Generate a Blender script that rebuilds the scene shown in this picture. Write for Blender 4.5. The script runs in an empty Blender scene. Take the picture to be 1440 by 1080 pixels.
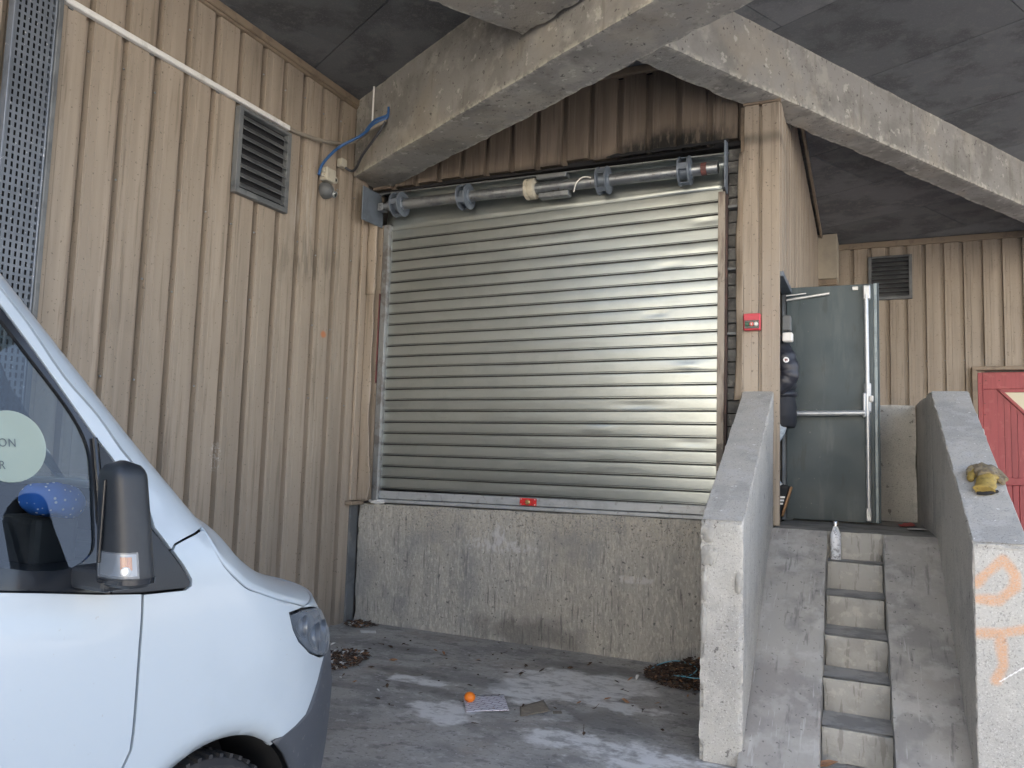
import bpy, bmesh, math, random
from mathutils import Vector, Matrix, noise
from mathutils.geometry import delaunay_2d_cdt

R = math.radians
random.seed(7)
sc = bpy.context.scene
col = sc.collection

# ------------------------------------------------------------------ camera, sky, sun, exposure
cam_d = bpy.data.cameras.new("camera")
cam = bpy.data.objects.new("camera", cam_d)
col.objects.link(cam)
cam_d.sensor_width = 36.0
cam_d.lens = 36.0 * 1100 / 1440
cam_d.clip_start = 0.05
cam_d.clip_end = 600
def cam_matrix(pitch, roll, yaw, h):
    fwd = Vector((-math.sin(yaw) * math.cos(pitch), math.cos(yaw) * math.cos(pitch), math.sin(pitch)))
    right = Vector((math.cos(yaw), math.sin(yaw), 0))
    up = right.cross(fwd)
    r2 = right * math.cos(roll) - up * math.sin(roll)
    u2 = up * math.cos(roll) + right * math.sin(roll)
    m = Matrix((r2, u2, -fwd)).transposed().to_4x4()
    m.translation = Vector((0, 0, h))
    return m
cam.matrix_world = cam_matrix(R(5.18268), R(-1.77916), R(24.8468), 1.6)
sc.camera = cam

SUN_EL, SUN_ROT = R(46), R(-30)
world = bpy.data.worlds.new("World")
sc.world = world
world.use_nodes = True
wn = world.node_tree
wn.nodes.clear()
sky = wn.nodes.new("ShaderNodeTexSky")
sky.sky_type = 'NISHITA'
sky.sun_disc = False
sky.sun_elevation = SUN_EL
sky.sun_rotation = SUN_ROT
sky.dust_density = 4.0
sky.air_density = 1.0
sky.ozone_density = 1.0
bg = wn.nodes.new("ShaderNodeBackground")
bg.inputs["Strength"].default_value = 0.15
wo = wn.nodes.new("ShaderNodeOutputWorld")
hz = wn.nodes.new("ShaderNodeHueSaturation")      # a hazy, pale sky
hz.inputs["Saturation"].default_value = 0.85
wn.links.new(sky.outputs[0], hz.inputs["Color"])
wn.links.new(hz.outputs[0], bg.inputs[0])
wn.links.new(bg.outputs[0], wo.inputs[0])
sun_d = bpy.data.lights.new("sun", 'SUN')
sun_d.energy = 4.4
sun_d.angle = R(0.5)
sun_d.color = (1.0, 0.95, 0.89)
sun = bpy.data.objects.new("sun", sun_d)
col.objects.link(sun)
sv = Vector((math.sin(SUN_ROT) * math.cos(SUN_EL), math.cos(SUN_ROT) * math.cos(SUN_EL), math.sin(SUN_EL)))
sun.rotation_euler = sv.to_track_quat('Z', 'Y').to_euler()
sun.location = sv * 60
sc.view_settings.view_transform = 'Standard'
sc.view_settings.look = 'None'
sc.view_settings.exposure = 2.48
sc.view_settings.gamma = 1.0
sc.view_settings.use_curve_mapping = False
sc.render.engine = 'CYCLES'
sc.cycles.use_denoising = True
sc.cycles.max_bounces = 10
sc.cycles.diffuse_bounces = 5
sc.cycles.transparent_max_bounces = 16

# ------------------------------------------------------------------ materials
class NB:
    def __init__(s, name):
        s.m = bpy.data.materials.new(name)
        s.m.use_nodes = True
        s.t = s.m.node_tree
        s.b = s.t.nodes["Principled BSDF"]
        s.out = s.t.nodes["Material Output"]
        s._pos = None
    def n(s, typ, **kw):
        nd = s.t.nodes.new(typ)
        for k, v in kw.items():
            setattr(nd, k, v)
        return nd
    def l(s, a, b):
        s.t.links.new(a, b)
    def pos(s):
        if s._pos is None:
            s._pos = s.n("ShaderNodeNewGeometry").outputs["Position"]
        return s._pos
    def put(s, sock, v):
        if isinstance(v, bpy.types.NodeSocket):
            s.l(v, sock)
        else:
            if isinstance(v, (tuple, list)) and len(v) == 3 and sock.type == 'RGBA':
                v = (*v, 1)
            sock.default_value = v
    def math(s, op, a, b=0.0, clamp=False):
        nd = s.n("ShaderNodeMath", operation=op, use_clamp=clamp)
        s.put(nd.inputs[0], a); s.put(nd.inputs[1], b)
        return nd.outputs[0]
    def vm(s, op, a, b):
        nd = s.n("ShaderNodeVectorMath", operation=op)
        s.put(nd.inputs[0], a); s.put(nd.inputs[1], b)
        return nd.outputs["Value"] if op in ('LENGTH', 'DISTANCE', 'DOT_PRODUCT') else nd.outputs[0]
    def noise(s, scale, detail=4, rough=0.55, vec=None, dist=0.0, color=False):
        v = vec or s.pos()
        if isinstance(scale, (tuple, list)):
            v = s.vm('MULTIPLY', v, scale); sc_ = 1.0
        else:
            sc_ = scale
        nd = s.n("ShaderNodeTexNoise")
        s.l(v, nd.inputs["Vector"])
        nd.inputs["Scale"].default_value = sc_
        nd.inputs["Detail"].default_value = detail
        nd.inputs["Roughness"].default_value = rough
        nd.inputs["Distortion"].default_value = dist
        return nd.outputs["Color" if color else "Fac"]
    def step(s, f, lo, hi, to0=0.0, to1=1.0):
        nd = s.n("ShaderNodeMapRange", interpolation_type='SMOOTHSTEP')
        s.put(nd.inputs["Value"], f)
        nd.inputs["From Min"].default_value = lo
        nd.inputs["From Max"].default_value = hi
        nd.inputs["To Min"].default_value = to0
        nd.inputs["To Max"].default_value = to1
        return nd.outputs[0]
    def mix(s, f, a, b, mode='MIX'):
        nd = s.n("ShaderNodeMix", data_type='RGBA', blend_type=mode)
        s.put(nd.inputs[0], f); s.put(nd.inputs[6], a); s.put(nd.inputs[7], b)
        return nd.outputs[2]
    def blob(s, c, size, warp=0.35, freq=3.0, soft=0.25):
        w = s.vm('SCALE', s.vm('SUBTRACT', s.noise(freq, 5, 0.6, color=True), (0.5, 0.5, 0.5)), (0, 0, 0))
        w.node.inputs["Scale"].default_value = warp * 4
        q = s.vm('DIVIDE', s.vm('SUBTRACT', s.pos(), c), size)
        d = s.vm('LENGTH', s.vm('ADD', q, w), (0, 0, 0))
        return s.step(d, 1 - soft, 1 + soft, 1.0, 0.0)
    def orand(s):
        return s.n("ShaderNodeObjectInfo").outputs["Random"]

def surf(name, base, layers=(), rough=0.6, rough_var=0.0, metal=0.0, bump=(), orand=0.0, spec=0.5, coat=0.0, bump_d=0.01, extra=None, wear=None):
    """layers: (colour, noise scale, lo, hi, strength[, detail]); bump: (noise scale, height)"""
    k = NB(name)
    c = None
    cur = base
    for L in layers:
        colr, scale, lo, hi, st = L[:5]
        det = L[5] if len(L) > 5 else 5
        f = k.math('MULTIPLY', k.step(k.noise(scale, det, 0.62), 0.5 + (lo - 0.5) * 0.72, 0.5 + (hi - 0.5) * 0.72), st)
        cur = k.mix(f, cur, colr)
    if wear:
        pt = k.n('ShaderNodeNewGeometry').outputs['Pointiness']
        wf = k.math('MULTIPLY', k.step(pt, 0.515, 0.58), k.step(k.noise(22, 4), 0.42, 0.56))
        cur = k.mix(k.math('MULTIPLY', wf, 0.75), cur, wear)
    if extra:
        cur = extra(k, cur)
    if orand:
        v = k.math('ADD', k.math('MULTIPLY', k.orand(), 2 * orand), 1 - orand)
        nd = k.n("ShaderNodeHueSaturation")
        k.put(nd.inputs["Color"], cur); k.l(v, nd.inputs["Value"])
        cur = nd.outputs[0]
    k.put(k.b.inputs["Base Color"], cur)
    if rough_var:
        k.l(k.step(k.noise(3.0, 5), 0.3, 0.7, rough - rough_var, rough + rough_var), k.b.inputs["Roughness"])
    else:
        k.b.inputs["Roughness"].default_value = rough
    k.b.inputs["Metallic"].default_value = metal
    k.b.inputs["Specular IOR Level"].default_value = spec
    k.b.inputs["Coat Weight"].default_value = coat
    k.b.inputs["Coat Roughness"].default_value = 0.08
    h = None
    for scale, amp in bump:
        x = k.math('MULTIPLY', k.noise(scale, 6, 0.62), amp)
        h = x if h is None else k.math('ADD', h, x)
    if h is not None:
        bn = k.n("ShaderNodeBump")
        bn.inputs["Distance"].default_value = bump_d
        bn.inputs["Strength"].default_value = 1.0
        k.l(h, bn.inputs["Height"])
        k.l(bn.outputs[0], k.b.inputs["Normal"])
    return k.m

def clad_extra(k, cur):
    # soot above the burnt end of the shutter, streaks and smears that sit on the paint
    soot = k.blob((-1.48, 6.26, 4.15), (0.50, 0.5, 0.19), 0.17, 9.0, 0.4)
    cur = k.mix(k.math('MULTIPLY', soot, k.step(k.noise((26, 26, 7), 6), 0.36, 0.52, 0.35, 1.0)), cur, (0.010, 0.009, 0.008))
    soot2 = k.blob((-2.4, 6.26, 4.15), (2.2, 0.4, 0.05), 0.12, 8.0, 0.6)
    cur = k.mix(k.math('MULTIPLY', soot2, 0.6), cur, (0.03, 0.028, 0.025))
    sm = k.blob((-4.49, 5.35, 3.25), (0.3, 0.42, 0.22), 0.35, 3.5, 0.6)
    cur = k.mix(k.math('MULTIPLY', k.math('MULTIPLY', sm, 0.5), k.step(k.noise((20, 20, 4), 5), 0.42, 0.58)), cur, (0.11, 0.095, 0.075))
    wh = k.math('MULTIPLY', k.blob((-4.49, 5.25, 3.75), (0.3, 0.12, 0.55), 0.3, 4.0, 0.6), k.step(k.noise((14, 14, 1.5), 5), 0.5, 0.62))
    cur = k.mix(k.math('MULTIPLY', wh, 0.55), cur, (0.5, 0.46, 0.41))
    sp = k.math('MULTIPLY', k.blob((-4.49, 4.43, 1.52), (0.3, 0.05, 0.12), 0.1, 5.0, 0.4), k.step(k.noise(60, 3), 0.5, 0.6))
    cur = k.mix(k.math('MULTIPLY', sp, 0.7), cur, (0.6, 0.57, 0.53))
    org = k.blob((-4.49, 5.62, 2.63), (0.3, 0.035, 0.03), 0.08, 20.0, 0.4)
    cur = k.mix(k.math('MULTIPLY', org, 0.8), cur, (0.5, 0.16, 0.05))
    # splash and dust along the foot of the wall
    z = k.n("ShaderNodeSeparateXYZ"); k.l(k.pos(), z.inputs[0])
    ft = k.step(k.math('ADD', z.outputs[2], k.math('MULTIPLY', k.noise(4, 4), 0.5)), 0.25, 0.6, 0.45, 0.0)
    cur = k.mix(ft, cur, (0.16, 0.15, 0.14))
    return cur

M = {}
M['clad'] = surf('beige_cladding', (0.345, 0.288, 0.226), [
    ((0.275, 0.227, 0.178), (7, 7, 0.35), 0.42, 0.66, 0.6), ((0.42, 0.35, 0.28), (16, 16, 0.5), 0.52, 0.68, 0.45),
    ((0.19, 0.15, 0.11), (22, 22, 1.1), 0.57, 0.74, 0.6), ((0.17, 0.145, 0.12), 2.2, 0.60, 0.78, 0.15),
    ((0.09, 0.07, 0.05), 45, 0.70, 0.76, 0.7, 3)],
    rough=0.5, rough_var=0.1, bump=[((3, 3, 1.2), 0.5), (60, 0.04)], orand=0.07, bump_d=0.006, extra=clad_extra)
M['clad_shaded'] = surf('shade_darkened_cladding', (0.19, 0.15, 0.115), [  # darker cladding copy, shade under the beam painted in; char comes from clad_extra
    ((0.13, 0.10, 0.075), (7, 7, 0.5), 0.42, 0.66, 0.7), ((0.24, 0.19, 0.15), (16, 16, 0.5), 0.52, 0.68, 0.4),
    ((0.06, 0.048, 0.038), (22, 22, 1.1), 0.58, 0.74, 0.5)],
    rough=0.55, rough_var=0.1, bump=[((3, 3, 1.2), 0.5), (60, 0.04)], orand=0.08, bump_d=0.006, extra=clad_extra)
M['trim'] = surf('beige_trim', (0.27, 0.21, 0.15), [((0.16, 0.12, 0.09), 6, 0.5, 0.7, 0.6)], rough=0.55, bump=[(8, 0.4)], bump_d=0.004)
M['concrete_beam'] = surf('beam_concrete', (0.265, 0.256, 0.24), [
    ((0.17, 0.163, 0.15), 1.6, 0.42, 0.68, 0.75), ((0.40, 0.38, 0.34), 3.5, 0.52, 0.7, 0.55), ((0.31, 0.275, 0.225), 1.1, 0.5, 0.68, 0.5),
    ((0.13, 0.12, 0.10), (9, 9, 1.2), 0.60, 0.75, 0.4), ((0.07, 0.065, 0.06), 26, 0.69, 0.74, 0.8, 3), ((0.55, 0.52, 0.47), 9, 0.66, 0.74, 0.5)],
    rough=0.85, bump=[(5, 0.6), (40, 0.35), (150, 0.15)], bump_d=0.014, wear=(0.52, 0.49, 0.42))
def dock_extra(k, cur):
    z = k.n("ShaderNodeSeparateXYZ"); k.l(k.pos(), z.inputs[0])
    top = k.step(k.math('ADD', z.outputs[2], k.math('MULTIPLY', k.noise(5, 4), 0.5)), 1.05, 1.3)
    spk = k.math('MULTIPLY', top, k.step(k.noise(70, 2), 0.45, 0.6))
    cur = k.mix(k.math('MULTIPLY', spk, 0.55), cur, (0.50, 0.45, 0.36))
    dk = k.math('MULTIPLY', top, k.step(k.noise(55, 3), 0.60, 0.68))
    cur = k.mix(k.math('MULTIPLY', dk, 0.8), cur, (0.08, 0.075, 0.07))
    for c, s_ in (((-3.02, 6.26, 0.80), (0.32, 0.3, 0.055)), ((-2.98, 6.26, 0.92), (0.06, 0.3, 0.10)), ((-1.75, 6.26, 0.62), (0.16, 0.3, 0.03))):
        p = k.math('MULTIPLY', k.math('MULTIPLY', k.blob(c, s_, 0.55, 9.0, 0.3), k.step(k.noise((30, 30, 14), 5), 0.42, 0.55)), 0.75)
        cur = k.mix(p, cur, (0.55, 0.54, 0.52))
    d2 = k.blob((-2.7, 6.26, 0.1), (0.45, 0.3, 0.12), 0.4, 5.0, 0.5)
    cur = k.mix(k.math('MULTIPLY', d2, 0.6), cur, (0.10, 0.095, 0.09))
    return cur
M['concrete_dock'] = surf('dock_concrete', (0.40, 0.38, 0.335), [
    ((0.30, 0.29, 0.26), (9, 9, 1.4), 0.45, 0.65, 0.6), ((0.54, 0.51, 0.44), (42, 42, 15), 0.50, 0.64, 0.75), ((0.26, 0.245, 0.22), (75, 75, 28), 0.54, 0.68, 0.5),
    ((0.36, 0.33, 0.28), 1.2, 0.45, 0.65, 0.5), ((0.11, 0.105, 0.10), (40, 40, 3.5), 0.62, 0.72, 0.6), ((0.06, 0.06, 0.06), 28, 0.70, 0.75, 0.7, 3),
    ((0.22, 0.225, 0.225), 0.8, 0.5, 0.66, 0.5)],
    rough=0.88, bump=[((38, 38, 11), 0.8), (50, 0.5), (160, 0.15)], bump_d=0.014, extra=dock_extra)
M['concrete_stair'] = surf('stair_concrete', (0.46, 0.445, 0.405), [
    ((0.34, 0.33, 0.31), 2.0, 0.42, 0.66, 0.65), ((0.52, 0.505, 0.465), 6, 0.5, 0.66, 0.55), ((0.28, 0.275, 0.26), (12, 12, 1.4), 0.6, 0.75, 0.45),
    ((0.19, 0.185, 0.175), 90, 0.62, 0.70, 0.6, 2), ((0.66, 0.65, 0.62), 120, 0.66, 0.72, 0.55, 2), ((0.09, 0.085, 0.08), 20, 0.72, 0.76, 0.7, 3)],
    rough=0.88, bump=[(8, 0.4), (70, 0.4), (200, 0.15)], bump_d=0.010, wear=(0.62, 0.60, 0.55))
M['concrete_top'] = surf('weathered_coping', (0.47, 0.455, 0.42), [
    ((0.34, 0.335, 0.32), 3.0, 0.42, 0.64, 0.7), ((0.50, 0.495, 0.48), 9, 0.52, 0.66, 0.6), ((0.18, 0.18, 0.18), 110, 0.6, 0.7, 0.55, 2),
    ((0.72, 0.72, 0.70), 30, 0.77, 0.79, 0.9, 2)], rough=0.9, bump=[(9, 0.35), (90, 0.35)], bump_d=0.007)
M['concrete_ramp'] = surf('ramp_concrete', (0.40, 0.385, 0.355), [
    ((0.25, 0.245, 0.235), 2.6, 0.42, 0.64, 0.75), ((0.50, 0.49, 0.465), 5.5, 0.52, 0.68, 0.6), ((0.28, 0.25, 0.23), 1.4, 0.5, 0.65, 0.35),
    ((0.10, 0.10, 0.10), (18, 2.5, 2.5), 0.60, 0.74, 0.5), ((0.5, 0.49, 0.47), (45, 3, 3), 0.67, 0.73, 0.6), ((0.07, 0.07, 0.07), 40, 0.70, 0.75, 0.6, 3)],
    rough=0.85, bump=[(7, 0.4), ((40, 6, 6), 0.3), (120, 0.15)], bump_d=0.008)
M['concrete_riser'] = surf('riser_concrete', (0.38, 0.37, 0.34), [
    ((0.29, 0.28, 0.255), 5, 0.45, 0.65, 0.6), ((0.20, 0.19, 0.165), (30, 30, 4), 0.60, 0.70, 0.6), ((0.28, 0.27, 0.24), (11, 11, 9), 0.56, 0.76, 0.4), ((0.54, 0.52, 0.46), 13, 0.55, 0.68, 0.4)],
    rough=0.88, bump=[(10, 0.4), (80, 0.25)], bump_d=0.008)
M['tread'] = surf('dirty_tread', (0.46, 0.445, 0.42), [((0.27, 0.262, 0.25), 7, 0.42, 0.62, 0.7), ((0.34, 0.33, 0.31), 16, 0.56, 0.7, 0.5)], rough=0.9, bump=[(40, 0.4)], bump_d=0.006)
M['landing'] = surf('landing_concrete', (0.33, 0.315, 0.285), [((0.18, 0.17, 0.155), 5, 0.42, 0.64, 0.7), ((0.30, 0.28, 0.25), 14, 0.55, 0.7, 0.5)], rough=0.9, bump=[(30, 0.4)], bump_d=0.006)

def ground_extra(k, cur):
    spill = [((-1.98, 5.32, 0), (0.44, 0.40, 1), 0.38), ((-2.20, 5.08, 0), (0.28, 0.28, 1), 0.4), ((-1.68, 5.50, 0), (0.30, 0.26, 1), 0.38),
             ((-2.44, 4.42, 0), (0.22, 0.20, 1), 0.4), ((-1.5, 5.05, 0), (0.26, 0.10, 1), 0.5), ((-1.78, 4.70, 0), (0.13, 0.10, 1), 0.5),
             ((-1.05, 4.25, 0), (0.42, 0.20, 1), 0.55), ((-1.65, 4.35, 0), (0.25, 0.14, 1), 0.5), ((-2.9, 4.9, 0), (0.3, 0.08, 1), 0.6)]
    tot = None
    for c, s_, w_ in spill:
        f = k.blob(c, s_, w_ * 1.4, 5.0, 0.24)
        tot = f if tot is None else k.math('MAXIMUM', tot, f)
    tot = k.math('MULTIPLY', tot, k.step(k.noise((7, 11, 1), 7, 0.72), 0.36, 0.54, 0.25, 1.0))
    cur = k.mix(k.math('MULTIPLY', tot, 0.95), cur, (0.74, 0.735, 0.72))
    dark = [((-3.0, 5.05, 0), (0.4, 0.09, 1), 0.5), ((-2.75, 4.75, 0), (0.28, 0.08, 1), 0.4), ((-3.3, 4.55, 0), (0.3, 0.06, 1), 0.4),
            ((-2.55, 5.1, 0), (0.25, 0.12, 1), 0.4), ((-3.6, 5.6, 0), (0.3, 0.07, 1), 0.5), ((-1.5, 4.75, 0), (0.45, 0.16, 1), 0.5), ((-2.0, 5.85, 0), (0.5, 0.14, 1), 0.5)]
    td = None
    for c, s_, w_ in dark:
        f = k.blob(c, s_, w_, 3.7, 0.4)
        td = f if td is None else k.math('MAXIMUM', td, f)
    cur = k.mix(k.math('MULTIPLY', td, 0.55), cur, (0.15, 0.147, 0.142))
    return cur
M['ground'] = surf('yard_concrete', (0.39, 0.376, 0.352), [
    ((0.235, 0.23, 0.222), (1.8, 2.6, 1), 0.42, 0.62, 0.75), ((0.46, 0.45, 0.43), (4, 6, 1), 0.52, 0.70, 0.55), ((0.33, 0.29, 0.25), 1.3, 0.5, 0.66, 0.5),
    ((0.155, 0.15, 0.145), (6, 9, 1), 0.58, 0.70, 0.65), ((0.54, 0.53, 0.52), (14, 20, 1), 0.60, 0.70, 0.55), ((0.20, 0.195, 0.185), (30, 36, 1), 0.56, 0.68, 0.5), ((0.06, 0.06, 0.06), 30, 0.70, 0.75, 0.7, 3), ((0.5, 0.49, 0.47), 55, 0.735, 0.76, 0.8, 2)],
    rough=0.8, rough_var=0.12, bump=[(4, 0.5), (30, 0.3), (140, 0.15)], bump_d=0.01, extra=ground_extra)
M['ceiling'] = surf('dark_ceiling_board', (0.145, 0.15, 0.157), [((0.075, 0.078, 0.083), 1.8, 0.42, 0.64, 0.7), ((0.18, 0.18, 0.18), (9, 9, 9), 0.55, 0.72, 0.5), ((0.20, 0.20, 0.20), 70, 0.58, 0.74, 0.5, 2)],
    rough=0.95, bump=[(120, 0.8), (25, 0.5)], bump_d=0.006, orand=0.16)
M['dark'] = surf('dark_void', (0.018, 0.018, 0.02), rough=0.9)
M['plaster_in'] = surf('inside_plaster', (0.16, 0.15, 0.14), rough=0.9)
M['block'] = surf('grey_block', (0.16, 0.16, 0.155), [((0.09, 0.09, 0.09), 8, 0.45, 0.65, 0.7), ((0.26, 0.255, 0.245), 20, 0.56, 0.7, 0.6)], rough=0.95, bump=[(40, 0.6)], orand=0.2)

def galv_extra(k, cur):
    w = k.step(k.noise((1.1, 1.1, 2.2), 4), 0.4, 0.66)
    cur = k.mix(k.math('MULTIPLY', w, 0.20), cur, (0.36, 0.385, 0.37))
    sm = k.math('MULTIPLY', k.step(k.noise((2.0, 2.0, 26), 5), 0.58, 0.68), 0.22)
    return k.mix(sm, cur, (0.30, 0.31, 0.30))
M['galv'] = surf('galvanised_steel', (0.40, 0.43, 0.42), [((0.36, 0.39, 0.38), 4, 0.45, 0.6, 0.6), ((0.34, 0.345, 0.33), 60, 0.66, 0.76, 0.5, 3)],
    rough=0.34, rough_var=0.02, metal=0.90, orand=0.05, extra=galv_extra)
M['rail'] = surf('pale_bottom_rail', (0.46, 0.48, 0.49), [((0.34, 0.355, 0.365), 7, 0.45, 0.65, 0.6), ((0.22, 0.21, 0.20), 22, 0.6, 0.72, 0.5)], rough=0.45, metal=0.45)
M['joint'] = surf('greasy_slat_joint', (0.05, 0.052, 0.05), [((0.10, 0.10, 0.095), 30, 0.45, 0.65, 0.6)], rough=0.6, metal=0.4)
M['steel'] = surf('dull_steel', (0.36, 0.38, 0.40), [((0.22, 0.235, 0.25), 6, 0.45, 0.65, 0.7), ((0.14, 0.11, 0.09), 18, 0.64, 0.74, 0.6)], rough=0.38, rough_var=0.08, metal=0.85, bump=[(20, 0.2)], bump_d=0.003)
M['plate'] = surf('grey_plate', (0.17, 0.20, 0.24), [((0.12, 0.14, 0.17), 5, 0.45, 0.65, 0.6)], rough=0.5, metal=0.4)
M['guide'] = surf('guide_steel', (0.30, 0.31, 0.31), [((0.17, 0.15, 0.14), 7, 0.48, 0.66, 0.7)], rough=0.5, metal=0.6)
M['guide_rust'] = surf('guide_rusted_beige', (0.33, 0.29, 0.24), [((0.10, 0.06, 0.05), (9, 9, 1.5), 0.48, 0.66, 0.7), ((0.06, 0.05, 0.05), 4, 0.6, 0.7, 0.7)], rough=0.65)
M['rust_red'] = surf('red_primer_flange', (0.17, 0.06, 0.055), [((0.10, 0.05, 0.045), 9, 0.45, 0.65, 0.7)], rough=0.7)
M['rust_brown'] = surf('brown_flange', (0.06, 0.04, 0.036), [((0.12, 0.06, 0.05), 9, 0.5, 0.7, 0.5)], rough=0.75)
M['red_box'] = surf('red_plastic', (0.55, 0.035, 0.06), [((0.40, 0.03, 0.045), 14, 0.5, 0.7, 0.5)], rough=0.4)
M['red_lock'] = surf('red_enamel', (0.62, 0.03, 0.03), [((0.35, 0.03, 0.03), 30, 0.55, 0.7, 0.5)], rough=0.4)
M['black_gloss'] = surf('black_plastic_gloss', (0.015, 0.016, 0.018), rough=0.25)
M['green_btn'] = surf('green_button', (0.02, 0.10, 0.05), rough=0.35)
M['red_btn'] = surf('red_button', (0.65, 0.10, 0.09), rough=0.35)
M['white_pl'] = surf('white_plastic', (0.74, 0.73, 0.70), [((0.5, 0.48, 0.44), 9, 0.56, 0.72, 0.5)], rough=0.45)
M['cream'] = surf('cream_plastic', (0.46, 0.43, 0.35), [((0.33, 0.30, 0.24), 12, 0.52, 0.7, 0.6)], rough=0.5)
M['brass'] = surf('brass', (0.55, 0.42, 0.20), rough=0.35, metal=0.9)
M['cable_blue'] = surf('blue_cable', (0.03, 0.10, 0.26), rough=0.5)
M['cable_black'] = surf('black_cable', (0.03, 0.033, 0.04), rough=0.5)
M['hose'] = surf('grey_hose', (0.25, 0.22, 0.18), rough=0.6)
M['louver'] = surf('louver_grey', (0.17, 0.18, 0.185), [((0.22, 0.22, 0.21), 12, 0.55, 0.72, 0.5), ((0.08, 0.085, 0.09), 4, 0.45, 0.62, 0.5)], rough=0.6, metal=0.3)
M['tray'] = surf('tray_galvanised', (0.20, 0.225, 0.26), [((0.15, 0.17, 0.20), 5, 0.45, 0.65, 0.7), ((0.55, 0.56, 0.57), 30, 0.70, 0.75, 0.7, 3)], rough=0.5, metal=0.55)
M['door'] = surf('door_grey_green', (0.060, 0.082, 0.090), [((0.042, 0.060, 0.067), 1.6, 0.42, 0.64, 0.6), ((0.12, 0.145, 0.15), (9, 9, 1.6), 0.56, 0.74, 0.35), ((0.04, 0.048, 0.05), (14, 14, 3), 0.62, 0.74, 0.5), ((0.22, 0.23, 0.23), 34, 0.83, 0.85, 0.5, 2)],
    rough=0.45, rough_var=0.08, spec=0.3, bump=[(3, 0.3)], bump_d=0.004)
M['door_edge'] = surf('door_edge_pale', (0.24, 0.29, 0.30), [((0.13, 0.16, 0.17), 7, 0.45, 0.65, 0.6)], rough=0.4)
M['alu'] = surf('anodised_bar', (0.45, 0.47, 0.49), [((0.34, 0.36, 0.38), 12, 0.5, 0.7, 0.5)], rough=0.35, metal=0.45)
M['red_door'] = surf('red_gate_paint', (0.36, 0.062, 0.068), [((0.29, 0.05, 0.055), (14, 14, 1.2), 0.45, 0.65, 0.7), ((0.45, 0.12, 0.11), 9, 0.58, 0.72, 0.4)], rough=0.5, bump=[((40, 40, 3), 0.4)], orand=0.05, bump_d=0.004)
M['gate_pane'] = surf('milky_pane', (0.62, 0.58, 0.42), rough=0.3)
M['render_wall'] = surf('pale_render', (0.42, 0.37, 0.29), [((0.30, 0.27, 0.22), 3, 0.45, 0.66, 0.5)], rough=0.8)
M['facade_warm'] = surf('sunlit_ochre_render', (0.64, 0.59, 0.49), [((0.54, 0.50, 0.42), 0.5, 0.45, 0.65, 0.5)], rough=0.85)
M['facade'] = surf('sunlit_facade', (0.56, 0.55, 0.53), [((0.45, 0.44, 0.42), 0.5, 0.45, 0.65, 0.5)], rough=0.85)

M['van'] = surf('white_van_paint', (0.42, 0.48, 0.53), [((0.38, 0.435, 0.48), 1.5, 0.45, 0.65, 0.4), ((0.36, 0.36, 0.37), 60, 0.83, 0.85, 0.7, 2)], rough=0.32, coat=0.35, spec=0.5)
M['van_pl'] = surf('van_black_plastic', (0.013, 0.017, 0.023), [((0.03, 0.034, 0.04), 4, 0.45, 0.65, 0.5)], rough=0.45, bump=[(220, 0.12)], bump_d=0.002)
M['bumper'] = surf('van_grey_bumper', (0.055, 0.062, 0.075), [((0.085, 0.095, 0.11), 3, 0.45, 0.65, 0.6), ((0.15, 0.15, 0.15), 40, 0.68, 0.75, 0.5, 3)], rough=0.55, bump=[(160, 0.15)], bump_d=0.002)
M['gloss_black'] = surf('gloss_black_trim', (0.014, 0.017, 0.022), rough=0.12)
M['inner'] = surf('van_gap_black', (0.006, 0.006, 0.007), rough=0.9)
M['dash'] = surf('dashboard', (0.035, 0.037, 0.042), [((0.06, 0.06, 0.065), 5, 0.45, 0.65, 0.5)], rough=0.65)
M['seat'] = surf('seat_cloth', (0.045, 0.047, 0.055), rough=0.9, bump=[(120, 0.4)])
M['lining'] = surf('van_lining', (0.22, 0.22, 0.22), rough=0.8)
M['tyre'] = surf('tyre_rubber', (0.024, 0.024, 0.026), [((0.06, 0.058, 0.055), 9, 0.5, 0.7, 0.5)], rough=0.85)
M['rim'] = surf('wheel_rim', (0.30, 0.31, 0.32), rough=0.4, metal=0.7)
M['chrome'] = surf('lamp_reflector', (0.75, 0.77, 0.8), rough=0.12, metal=1.0)
M['amber'] = surf('amber_lens', (0.75, 0.25, 0.06), rough=0.2)

def glass(name, tint, refl=1.0, rough=0.02, body=None):
    k = NB(name)
    k.t.nodes.remove(k.b)
    tr = k.n("ShaderNodeBsdfTransparent"); tr.inputs[0].default_value = (*tint, 1)
    gl = k.n("ShaderNodeBsdfGlossy"); gl.inputs["Roughness"].default_value = rough
    gl.inputs[0].default_value = (0.95, 0.97, 1, 1)
    ge = k.n("ShaderNodeNewGeometry")
    cs = k.math('ABSOLUTE', k.vm('DOT_PRODUCT', ge.outputs['Normal'], ge.outputs['Incoming']))
    f5 = k.math('POWER', k.math('SUBTRACT', 1.0, cs), 5.0)
    f = k.math('MULTIPLY', k.math('ADD', k.math('MULTIPLY', f5, 0.94), 0.06), refl, True)
    mx = k.n("ShaderNodeMixShader")
    k.l(f, mx.inputs[0]); k.l(tr.outputs[0], mx.inputs[1]); k.l(gl.outputs[0], mx.inputs[2])
    last = mx.outputs[0]
    if body:
        df = k.n("ShaderNodeBsdfDiffuse"); df.inputs[0].default_value = (*body[:3], 1)
        m2 = k.n("ShaderNodeMixShader"); m2.inputs[0].default_value = body[3]
        k.l(last, m2.inputs[1]); k.l(df.outputs[0], m2.inputs[2])
        last = m2.outputs[0]
    k.l(last, k.out.inputs[0])
    return k.m
M['glass'] = glass('van_glass', (0.72, 0.78, 0.80), 0.9)
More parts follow.
